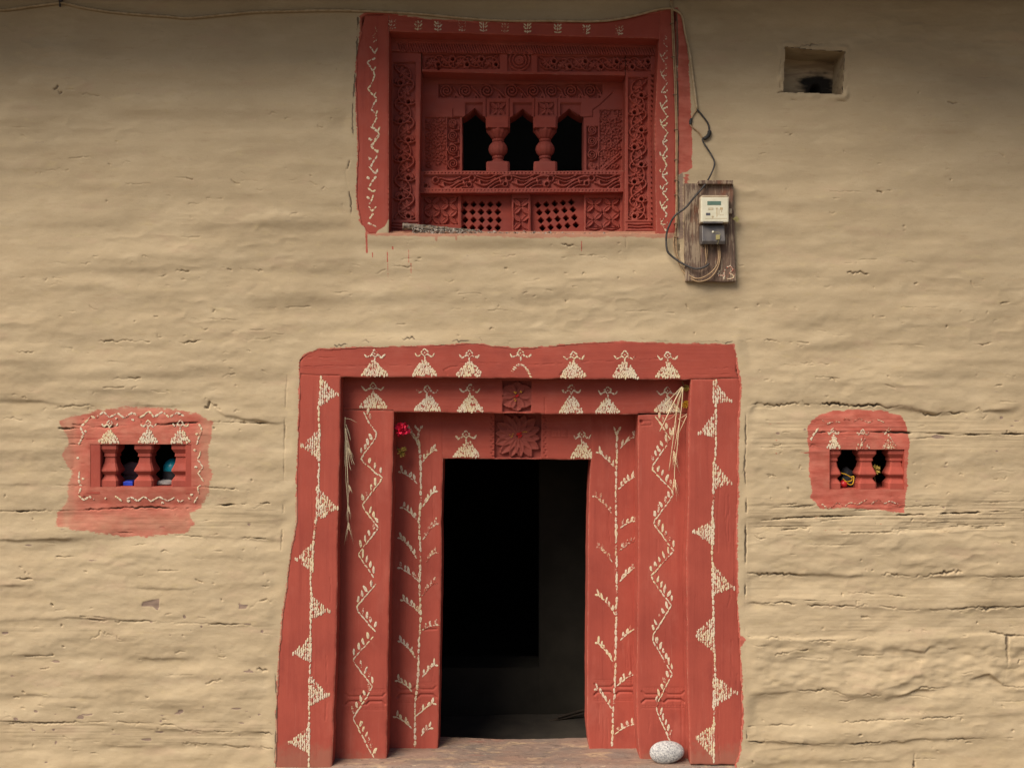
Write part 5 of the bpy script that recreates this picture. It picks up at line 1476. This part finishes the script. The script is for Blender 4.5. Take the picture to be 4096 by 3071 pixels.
# ---- flowers tucked into the frame
M['crimson'] = mat_simple("crimson_petals", (0.72, 0.02, 0.07), (0.50, 0.012, 0.05), 60, .6)
M['marigold'] = mat_simple("marigold_petals", (0.62, 0.36, 0.03), (0.42, 0.22, 0.03), 80, .7)
M['faded_marigold'] = mat_simple("faded_marigold_petals", (0.42, 0.31, 0.06), (0.24, 0.15, 0.05), 80, .8)
M['green_stem'] = mat_simple("dry_green_stem", (0.16, 0.14, 0.06), (0.24, 0.19, 0.09), 60, .8)
def flower(name, label, at, r, n, mat, seed, stem=None, spread=1.2, ls=1.0, ws=.6):
    root = empty(name, at); tag(root, label, "flower")
    make("bloom", [local(root, petals(at, r, n, r * ls, r * ws, seed, (.3, -.9, .1), .3, spread))], mat, root)
    if stem is not None:
        make("stem", [local(root, tube(smooth_path(stem), .0022, 6))], M['green_stem'], root)
    return root
a = P1(1606, 1720, .150); flower("red_flower", "crumpled crimson flower tucked beside the left door jamb", a, .037, 30, M['crimson'], 5, [P1(1578, 1712, .24)[:], P1(1592, 1716, .2)[:], a[:]], 1.0, 1.0, .85)
a = P1(1606, 1805, .165); flower("marigold", "dried yellow brown marigold under the crimson flower", a, .026, 70, M['faded_marigold'], 6, [P1(1585, 1783, .235)[:], P1(1594, 1793, .22)[:], a[:]], .9, 1.0, .3)
a = P1(2742, 1618, .06); flower("marigold", "bright yellow marigold hanging beside the wheat straw", a, .019, 70, M['marigold'], 7, [P1(2718, 1590, .05)[:], P1(2730, 1602, .055)[:], a[:]], 1.3, 1.0, .42)
a = P1(2742, 1552, .055); flower("marigold", "withered brown marigold at the top of the wheat straw", a, .019, 60, M['faded_marigold'], 8, [P1(2728, 1524, .06)[:], P1(2735, 1540, .06)[:], a[:]], 1.2, 1.0, .4)

# ---- dead branch and chips on the window sill
def mat_bark():
    s = NT("grey_flaking_bark", .95)
    c = s.mix(s.ramp(s.noise(40, 5, .7), .40, .60), (0.075, 0.06, 0.05), (0.27, 0.225, 0.185))
    c = s.mix(s.ramp(s.noise(70, 4, .7, s.mapping((1, 1, 1), (3, 3, 3))), .56, .66, 0, .9), c, (0.30, 0.20, 0.10))
    c = s.mix(s.ramp(s.noise(55, 3, .7, s.mapping((1, 1, 1), (8, 3, 1))), .60, .70), c, (0.045, 0.04, 0.036))
    return s.out(c, s.bump(s.noise(60, 6, .7), .9, .012))
M['bark'] = mat_bark()
bp = [(1611, 906), (1650, 911), (1720, 916), (1790, 919), (1850, 922), (1905, 925)]
path = spath(bp, [.030, .034, .04, .04, .045, .05])
path = np.array([path[0] + (path[-1] - path[0]) * q for q in np.linspace(0, 1, 44)])
V, F, m_, s_ = tube(path, [.0195 - .0115 * i / 43 for i in range(44)], 18)
V = V + (.0030 * fbm(V[:, 0] * 900, (V[:, 2] + V[:, 1]) * 900, 14, 10, 1200, 3))[:, None] * np.array([.2, .7, 1.0]) * 1.6
zt = V[:, 2].min()
br = make("fallen_branch", [(V, F, 0, True)], M['bark'], loc=tuple(path[0]))
br.location.z += (zs + .001) - float(np.percentile(V[:, 2], 2)) if float(np.percentile(V[:, 2], 2)) < zs else 0
tag(br, "short grey dead branch with flaking bark lying on the carved window sill", "branch")
M['chips'] = mat_simple("grey_bark_crumbs", (0.20, 0.165, 0.14), (0.44, 0.39, 0.34), 120, .95, detail=2)
V = []; F = []
for i in range(1500):
    t = rng.random() ** 1.1
    x = 1650 + t * 770; d = .010 + rng.random() * .05
    if t > .85 and rng.random() < (t - .8) * 3: continue
    s_ = (.0028 + rng.exponential(.0030)) * (1.15 - .5 * t); s_ = min(s_, .012)
    c = P1(x, 900, d); c.z = zs + s_ * .4 + (rng.random() * .030 * max(0, 1 - t * 1.25))
    o = rng.normal(0, 1, (4, 3)); o /= np.linalg.norm(o, axis=1)[:, None]; o *= s_ * np.array([1.3, 1, 1.1])
    b = len(V); V += [(c[0] + q[0], c[1] + q[1], c[2] + q[2]) for q in o]
    F += [(b, b + 1, b + 2), (b, b + 2, b + 3), (b, b + 3, b + 1), (b + 1, b + 3, b + 2)]
deb = make("bark_debris", [(np.array(V), np.array(F), 0, False)], M['chips'])
tag(deb, "grey crumbs of bark and grit scattered along the carved window sill", "debris", kind="stuff")

# ---- cables
def mat_cable(name, a, b): return mat_simple(name, a, b, 40, .7, (1, 1, 1), .3)
M['pale_cable'] = mat_cable("mud_spattered_pale_cable", (0.34, 0.26, 0.16), (0.46, 0.37, 0.25))
M['dark_cable'] = mat_cable("dusty_black_cable", (0.035, 0.033, 0.035), (0.085, 0.078, 0.075))
M['tan_wire'] = mat_cable("tan_wire", (0.42, 0.29, 0.17), (0.30, 0.20, 0.12))
M['tape'] = mat_cable("black_tape", (0.025, 0.025, 0.027), (0.05, 0.05, 0.05))
M['tin'] = mat_simple("rusty_clip", (0.16, 0.09, 0.055), (0.26, 0.16, 0.1), 80, .6)
r_ = .0075
pts = [(-400, 60), (-160, 30), (0, 40), (119, 27), (242, 13), (332, 30), (464, 50), (663, 65), (763, 71), (995, 50), (1128, 45), (1327, 41), (1446, 44), (1657, 54), (1888, 75), (2042, 83), (2200, 83), (2384, 85), (2500, 71), (2615, 42), (2653, 35), (2684, 33)]
path = on_wall(pts, r_, .006, 6)
top_cable = make("cable", [tube(path, r_, 8)], M['pale_cable'], loc=tuple(path[len(path) // 2]))
tag(top_cable, "long pale cable sagging along the wall above the carved window", "cable")
cl = make("tie", [tube(spath([(236, -12), (240, 5), (240, 28)], -(surf(240, 10) + .014)), .006, 6), blob(P1(243, 2, -(surf(240, 10) + .016)), (.012, .008, .012), 9, .1, 8)], M['dark_cable'], None)
cl.parent = top_cable; cl.data.transform(Matrix.Translation(-top_cable.location))
p2 = [(2676, -140), (2684, 0), (2692, 36), (2711, 46), (2730, 69), (2742, 135), (2759, 211), (2772, 307), (2780, 372), (2788, 438)]
path = on_wall(p2, .007, .003)
dark = empty("cable"); tag(dark, "dark cable with taped splices dropping from the window corner and looping to the meter board", "cable")
make("upper_run", [tube(path, .007, 8)], M['pale_cable'], dark)
make("splice_branch", [tube(on_wall([(2788, 438), (2772, 461), (2763, 484), (2763, 503), (2792, 527), (2811, 553)], .004, .004), .0036, 6)], M['tan_wire'], dark)
make("splice_branch", [tube(on_wall([(2788, 438), (2811, 465), (2832, 496), (2836, 530), (2822, 553)], .005, .004), .0048, 6)], M['dark_cable'], dark)
make("tape_wrap", [tube(on_wall([(2838, 522), (2836, 538), (2826, 550), (2814, 556)], .009, .001, 4), [.006] + [.011] * 6 + [.010] * 5 + [.005], 8)], M['tape'], dark)
make("tape_wrap", [tube(on_wall([(2766, 474), (2762, 486), (2762, 500)], .006, .002, 4), [.004] + [.0075] * 7 + [.004], 8)], M['tape'], dark)
lp = [(2811, 553), (2813, 569), (2846, 621), (2858, 654), (2846, 693), (2820, 739), (2779, 787), (2741, 832), (2702, 861), (2680, 896), (2666, 938), (2667, 995), (2683, 1021), (2728, 1053), (2779, 1075), (2817, 1069), (2836, 1055)]
ld = [-.012, -.014, -.016, -.022, -.040, -.060, -.068, -.066, -.058, -.045, -.034, -.030, -.032, -.045, -.058, -.062, -.055]
make("meter_loop", [tube(spath(lp, ld), [.0044 if i < 24 else .0056 for i in range(len(smooth_path(lp)))], 8)], M['dark_cable'], dark)
rebase(dark, P1(2788, 438, -.02))
wa = [(2678, -140), (2684, 0), (2692, 192), (2699, 346), (2704, 538), (2704, 650), (2705, 778), (2703, 893), (2704, 954), (2709, 1018), (2725, 1050), (2741, 1082), (2766, 1107), (2792, 1114), (2824, 1104), (2856, 1078), (2873, 1043), (2872, 979)]
wb = [(2683, -140), (2689, 0), (2698, 192), (2705, 346), (2709, 538), (2708, 650), (2708, 778), (2707, 893), (2695, 960), (2700, 1010), (2722, 1066), (2741, 1096), (2773, 1120), (2805, 1126), (2843, 1110), (2869, 1075), (2880, 1034), (2878, 982)]
def wd(n): return [-.014] * (n - 8) + [-.016, -.024, -.036, -.05, -.056, -.058, -.056, -.05]
t1 = empty("wire"); tag(t1, "tan wire clipped down the right window edge, making the inner loop under the meter", "wire")
make("conductor", [tube(spath(wa, wd(len(wa))), .0034, 6)], M['tan_wire'], t1)
for y in (96, 230, 380, 520, 640, 722, 781, 895, 950):
    x = float(np.interp(y, [p[1] for p in wa[:9]], [p[0] for p in wa[:9]])); c = P1(x + 1, y, -.012)
    make("clip", [box(c[0] - .012, c[0] + .009, c[1] - .006, c[1] + .004, c[2] - .0028, c[2] + .0028, 0, .001), blob((c[0] - .011, c[1] - .006, c[2]), (.003, .003, .003), 3, 0, 5)], M['tin'], t1)
rebase(t1, P1(2684, 0, -.012))
t2 = empty("wire"); tag(t2, "tan wire down the right window edge making the lower loop across the meter board", "wire")
make("conductor", [tube(spath(wb, wd(len(wb))), .0034, 6)], M['tan_wire'], t2); rebase(t2, P1(2689, 0, -.012))

# ---- meter board and meter
def mat_oldboard(name, pale):
    s = NT(name, .88)
    g = s.noise(1.0, 6, .65, s.mapping((70, 20, 3.2)), .3); g2 = s.noise(1.0, 5, .7, s.mapping((120, 20, 9), (5, 2, 1)))
    c = s.mix(s.ramp(g, .35, .65), (0.175, 0.115, 0.085), (0.115, 0.078, 0.062))
    c = s.mix(s.ramp(s.noise(9, 4, .6, s.mapping((1, 1, .6))), .52, .68, 0, .7), c, (0.22, 0.085, 0.05))
    c = s.mix(s.ramp(s.math('ADD', g2, s.math('MULTIPLY', s.noise(11, 4), .5)), .98 - pale, 1.06 - pale, 0, .75), c, (0.36, 0.285, 0.205))
    c = s.mix(s.ramp(s.noise(26, 4, .7, s.mapping((1, 1, .7), (8, 8, 1))), .64, .72, 0, .8), c, (0.045, 0.034, 0.028))
    return s.out(c, s.bump(s.math('ADD', g, s.math('MULTIPLY', g2, .6)), .6, .005))
M['old_a'] = mat_oldboard("weathered_brown_plank", .20); M['old_b'] = mat_oldboard("limewashed_plank", .27)
mb = empty("meter_board"); tag(mb, "weathered brown wooden board nailed to the wall beside the carved window, carrying the electricity meter", "board")
WB = -.040
mk = Marks(WB - .001)
def chalk(pts):
    for q in range(4):
        p = smooth_path([(a + rng.normal(0, 1.0), b + rng.normal(0, 1.0)) for a, b in pts], 3)
        mk.line([tuple(v) for v in p], 5.5, 4.0, q % 3 > 0, .8, .35)
chalk([(2876, 1082), (2874, 1100), (2886, 1104), (2900, 1104)]); chalk([(2899, 1078), (2898, 1100), (2896, 1116)])
chalk([(2908, 1070), (2922, 1066), (2932, 1080)]); chalk([(2932, 1080), (2918, 1094), (2934, 1100)]); chalk([(2935, 1098), (2932, 1112), (2908, 1117)])
board("plank", mb, [(735, 2797), (1126, 2806)], [(735, 2933), (1126, 2945)], 738, 1126, WB, .045, M['old_a'] and [M['old_a'], M['white'], M['faded']], step=3, jit=1.2, seed=31, marks=mk, edge=.003)
board("plank", mb, [(735, 2738), (1126, 2742)], [(735, 2796), (1126, 2805)], 734, 1124, WB + .006, .04, [M['old_b'], M['white'], M['faded']], step=3, jit=1.5, seed=32, edge=.003)
xa, _, za = P1(2795, 722, WB - .02); xb, _, zb = P1(2932, 737, WB - .02)
make("ledge", [box(xa, xb, WB - .026, WB + .03, zb, za, 0, .003)], M['old_a'], mb)
rebase(mb, P1(2840, 1126, WB))

def mat_ivory():
    s = NT("yellowed_ivory_plastic", .45)
    c = s.mix(s.ramp(s.noise(14, 4), .4, .65), (0.70, 0.68, 0.55), (0.62, 0.60, 0.47))
    c = s.mix(s.ramp(s.noise(60, 5, .7, s.mapping((1.4, 1, .6))), .60, .74, 0, .6), c, (0.36, 0.25, 0.14))
    return s.out(c, s.bump(s.noise(90, 3), .1, .001))
M['ivory'] = mat_ivory()
M['ivory2'] = mat_simple("stained_ivory_case", (0.52, 0.44, 0.33), (0.40, 0.31, 0.22), 30, .5)
M['cover'] = mat_simple("smoky_grey_plastic", (0.085, 0.08, 0.085), (0.16, 0.145, 0.135), 16, .35, (1, 1, .6), .1, .5)
M['lcd'] = mat_simple("lcd_glass", (0.10, 0.17, 0.135), (0.12, 0.20, 0.16), 40, .2, (1, 1, 1), 0, .5)
M['ink'] = mat_simple("printed_ink", (0.05, 0.055, 0.08), (0.12, 0.12, 0.14), 200, .6, detail=2)
M['rust'] = mat_simple("brown_print", (0.42, 0.30, 0.17), (0.52, 0.42, 0.25), 100, .7)
M['tag'] = mat_simple("yellow_paper_tag", (0.40, 0.36, 0.16), (0.30, 0.26, 0.12), 60, .8)
em = empty("electricity_meter"); tag(em, "ivory electricity meter with green grey display and dark terminal cover", "electricity meter")
f0 = WB - .002; f1 = -.112
def mbx(x0, y0, x1, y1, ya, yb, bev, ref=f1):
    a = P1(x0, y1, ref); b = P1(x1, y0, ref)
    return box(a[0], b[0], min(ya, yb), max(ya, yb), a[2], b[2], 0, bev)
make("case", [mbx(2800, 786, 2916, 893, f0, f1 + .022, .008, f1 + .03), mbx(2806, 783, 2908, 790, f0, f1 + .02, .002, f1 + .03)], M['ivory2'], em)
make("front_face", [mbx(2804, 789, 2915, 889, f1 + .024, f1, .007)], M['ivory'], em)
make("display", [mbx(2829, 805, 2884, 821, f1 + .002, f1 - .0012, .0008)], M['lcd'], em)
make("print", [mbx(2824, 852, 2841, 862, f1 + .002, f1 - .0008, 0)], M['ink'], em)
bb = []
for (x0, y0, x1, y1) in ((2834, 832, 2853, 834.5), (2834, 832, 2836, 840), (2851, 832, 2853, 840), (2834, 838, 2853, 840), (2866, 832, 2869, 868), (2863, 832, 2872, 835), (2875, 836, 2877, 862), (2880, 830, 2891, 840), (2850, 862, 2852, 874), (2846, 866, 2856, 868), (2820, 873.5, 2908, 875), (2884, 843, 2888, 848), (2882, 858, 2885, 862), (2890, 858, 2893, 862)):
    bb.append(mbx(x0, y0, x1, y1, f1 + .001, f1 - .0007, 0))
make("stain_lines", bb, M['rust'], em)
make("lip", [mbx(2813, 886, 2892, 893, f1 + .02, f1 - .002, .002)], M['cover'], em)
# terminal cover, sloping front
a = P1(2805, 977, -.09); b = P1(2903, 899, -.09)
V = np.array([(a[0], f0, a[2] + .006), (b[0], f0, a[2] + .006), (b[0], f0, b[2]), (a[0], f0, b[2]), (a[0] + .004, -.098, a[2] + .016), (b[0] - .004, -.098, a[2] + .016), (b[0] - .006, -.082, b[2] - .002), (a[0] + .006, -.082, b[2] - .002), (a[0] + .002, -.088, a[2]), (b[0] - .002, -.088, a[2])])
F4 = np.array([(7, 6, 5, 4), (4, 5, 9, 8), (8, 9, 1, 0), (3, 2, 6, 7)]); F5 = np.array([(0, 3, 7, 4, 8), (1, 9, 5, 6, 2)])
tc = make("terminal_cover", [(V, [F4, F5], 0, False)], M['cover'], em)
bv = tc.modifiers.new("edge", 'BEVEL'); bv.width = .003; bv.segments = 2
c = P1(2854, 927, -.10); make("screw", [blob((c[0], -.0915, c[2]), (.006, .005, .006), 2, .1, 8)], M['ivory'], em)
make("seal_thread", [tube(spath([(2856, 930), (2868, 929), (2878, 931), (2880, 942), (2874, 965), (2869, 978)], -.100), .0009, 5)], M['tag'], em)
c = P1(2872, 948, -.104); make("seal_tag", [box(c[0] - .011, c[0] + .010, -.104, -.101, c[2] - .014, c[2] + .012, 0, .001)], M['tag'], em)
make("terminal_wire", [tube(spath([(2821, 976), (2823, 1010), (2826, 1040), (2823, 1056)], [-.06, -.06, -.055, -.05]), .0036, 6)], M['tan_wire'], em)
make("terminal_wire", [tube(spath([(2828, 976), (2830, 1005), (2829, 1032)], [-.055, -.055, -.046]), .0030, 6)], M['tan_wire'], em)
make("lug", [mbx(2793, 838, 2803, 856, f0, f0 - .012, .003, f0)], M['ivory2'], em); make("lug", [mbx(2914, 836, 2926, 856, f0, f0 - .012, .003, f0)], M['ivory2'], em)
rebase(em, P1(2858, 977, f0))
c = P1(2944, 878, -.04)
V = np.array([(-.020, 0, .002), (.002, 0, .018), (.018, 0, .000), (.004, 0, -.016), (-.008, -.004, -.004)]) + np.array([c[0], -.045, c[2]])
lf = make("dry_leaf", [(V, np.array([(0, 1, 4), (1, 2, 4), (2, 3, 4), (3, 0, 4)]), 0, True), tube([(c[0] + .006, -.046, c[2] - .01), (c[0] + .014, -.05, c[2] - .022), (c[0] + .026, -.05, c[2] - .03)], .001, 5), tube([(c[0] - .03, -.041, c[2] + .012), (c[0] - .018, -.045, c[2] + .004)], .001, 5)], M['tag'], loc=tuple(c))
tag(lf, "small yellow green scrap caught on the right edge of the meter board", "scrap")

# ---- things kept behind the lattices
zl_ = zz(1945, DL)
M['cyan'] = mat_simple("turquoise_plastic", (0.01, 0.30, 0.42), (0.015, 0.36, 0.48), 20, .3, bump=0, spec=.5)
M['blue'] = mat_simple("blue_plastic", (0.01, 0.035, 0.42), (0.015, 0.05, 0.5), 20, .35, bump=0, spec=.5)
M['greycloth'] = mat_simple("grey_cloth", (0.20, 0.19, 0.19), (0.34, 0.32, 0.31), 30, .9, (1, 1, 3), .8)
M['mauvecloth'] = mat_simple("pale_mauve_cloth", (0.34, 0.27, 0.30), (0.22, 0.17, 0.20), 20, .9, (1, 1, 3), .8)
M['blackcloth'] = mat_simple("black_cloth", (0.018, 0.018, 0.022), (0.04, 0.04, 0.048), 30, .9)
M['redball'] = mat_simple("red_plastic", (0.50, 0.015, 0.02), (0.42, 0.012, 0.018), 20, .4, bump=0, spec=.5)
M['yellow'] = mat_simple("yellow_insulation", (0.62, 0.36, 0.02), (0.55, 0.30, 0.02), 20, .5, bump=0)
c = P1(694, 1872, .17); r_ = .055
ball = make("ball", [lathe([(r_ * math.sin(t), c[2] + r_ * 1.0 * math.cos(t)) for t in np.linspace(.02, 3.12, 16)], c[0], c[1], False, 24), lathe([(.050, c[2] - .13), (.058, c[2] - .07), (.057, c[2] - .018), (.052, c[2] - .012)], c[0], c[1], False, 20, 1)], [M['cyan'], M['blackcloth']], loc=tuple(c))
tag(ball, "dark pot with turquoise dome lid standing behind the left lattice window", "pot")
c = P1(519, 1944, .07)
bx = make("box", [box(c[0] - .026, c[0] + .026, .045, .10, zl_ + .001, zl_ + .022, 0, .002), box(c[0] - .020, c[0] + .020, .050, .095, zl_ + .0225, zl_ + .026, 0, .001)], M['blue'], loc=(c[0], .07, zl_))
tag(bx, "small blue plastic box on the ledge of the left lattice window", "box")
c = P1(664, 1938, .10); bl = blob((c[0], .09, zl_ + .012), (.05, .03, .016), 12, .25, 16, 0, 3.5)
tag(make("rag", [bl], M['greycloth'], loc=(c[0], .09, zl_)), "crumpled grey rag lying on the ledge of the left lattice window", "cloth")
c = P1(526, 1866, .2); bl = blob((c[0], .24, c[2] - .02), (.07, .03, .05), 14, .2, 16, 0, 3)
bl2 = blob((c[0], .25, c[2] - .09), (.08, .03, .06), 15, .1, 16, 0, 2)
tag(make("cloth_bundle", [bl, bl2], M['mauvecloth'], loc=(c[0], .24, c[2] - .1)), "pale mauve cloth bundle in the dark behind the left lattice", "cloth")
zr_ = zz(1954, DL)
c = P1(3376, 1938, .055); r_ = .021
rb = make("toy_ball", [lathe([(r_ * math.sin(t), zr_ + r_ + r_ * math.cos(t)) for t in np.linspace(.02, 3.12, 16)], c[0], .062, False, 24), lathe([(.007, zr_ + r_ * 1.9), (.0075, zr_ + r_ * 2.02), (.005, zr_ + r_ * 2.06)], c[0], .062, False, 12)], M['redball'], loc=(c[0], .062, zr_))
tag(rb, "small red ball on the ledge of the right lattice window", "ball")
yw = [(3366, 1892), (3386, 1898), (3408, 1912), (3404, 1922), (3386, 1925), (3372, 1914)], [(3404, 1908), (3415, 1905), (3414, 1925), (3409, 1936), (3396, 1937), (3378, 1922)]
tag(make("yellow_cord", [tube(spath(yw[0], [.05, .05, .055, .06, .055, .05]), .0026, 6), tube(spath(yw[1], [.06, .06, .055, .05, .05, .05]), .0026, 6)], M['yellow'], loc=tuple(P1(3390, 1925, .05))), "loose loop of yellow cord above the red ball", "cord")
c = P1(3404, 1944, .07)
tag(make("pouch", [blob((c[0], .11, zr_ + .030), (.044, .03, .034), 21, .2, 16, 0, 3), blob((c[0] - .005, .12, zr_ + .075), (.03, .03, .03), 22, .2, 14, 0, 3)], M['blackcloth'], loc=(c[0], .11, zr_)), "black cloth pouch tangled with yellow cord in the right lattice window", "pouch")
c = P1(3498, 1878, .06)
fl = flower("withered_flower", "withered orange brown flower wedged beside the middle baluster of the right lattice", Vector((c[0], .06, c[2])), .024, 40, M['faded_marigold'], 33, [(c[0] - .004, .06, c[2]), (c[0] + .004, .065, c[2] - .05), (c[0] + .016, .07, zr_ + .004)], 1.0, 1.1, .4)
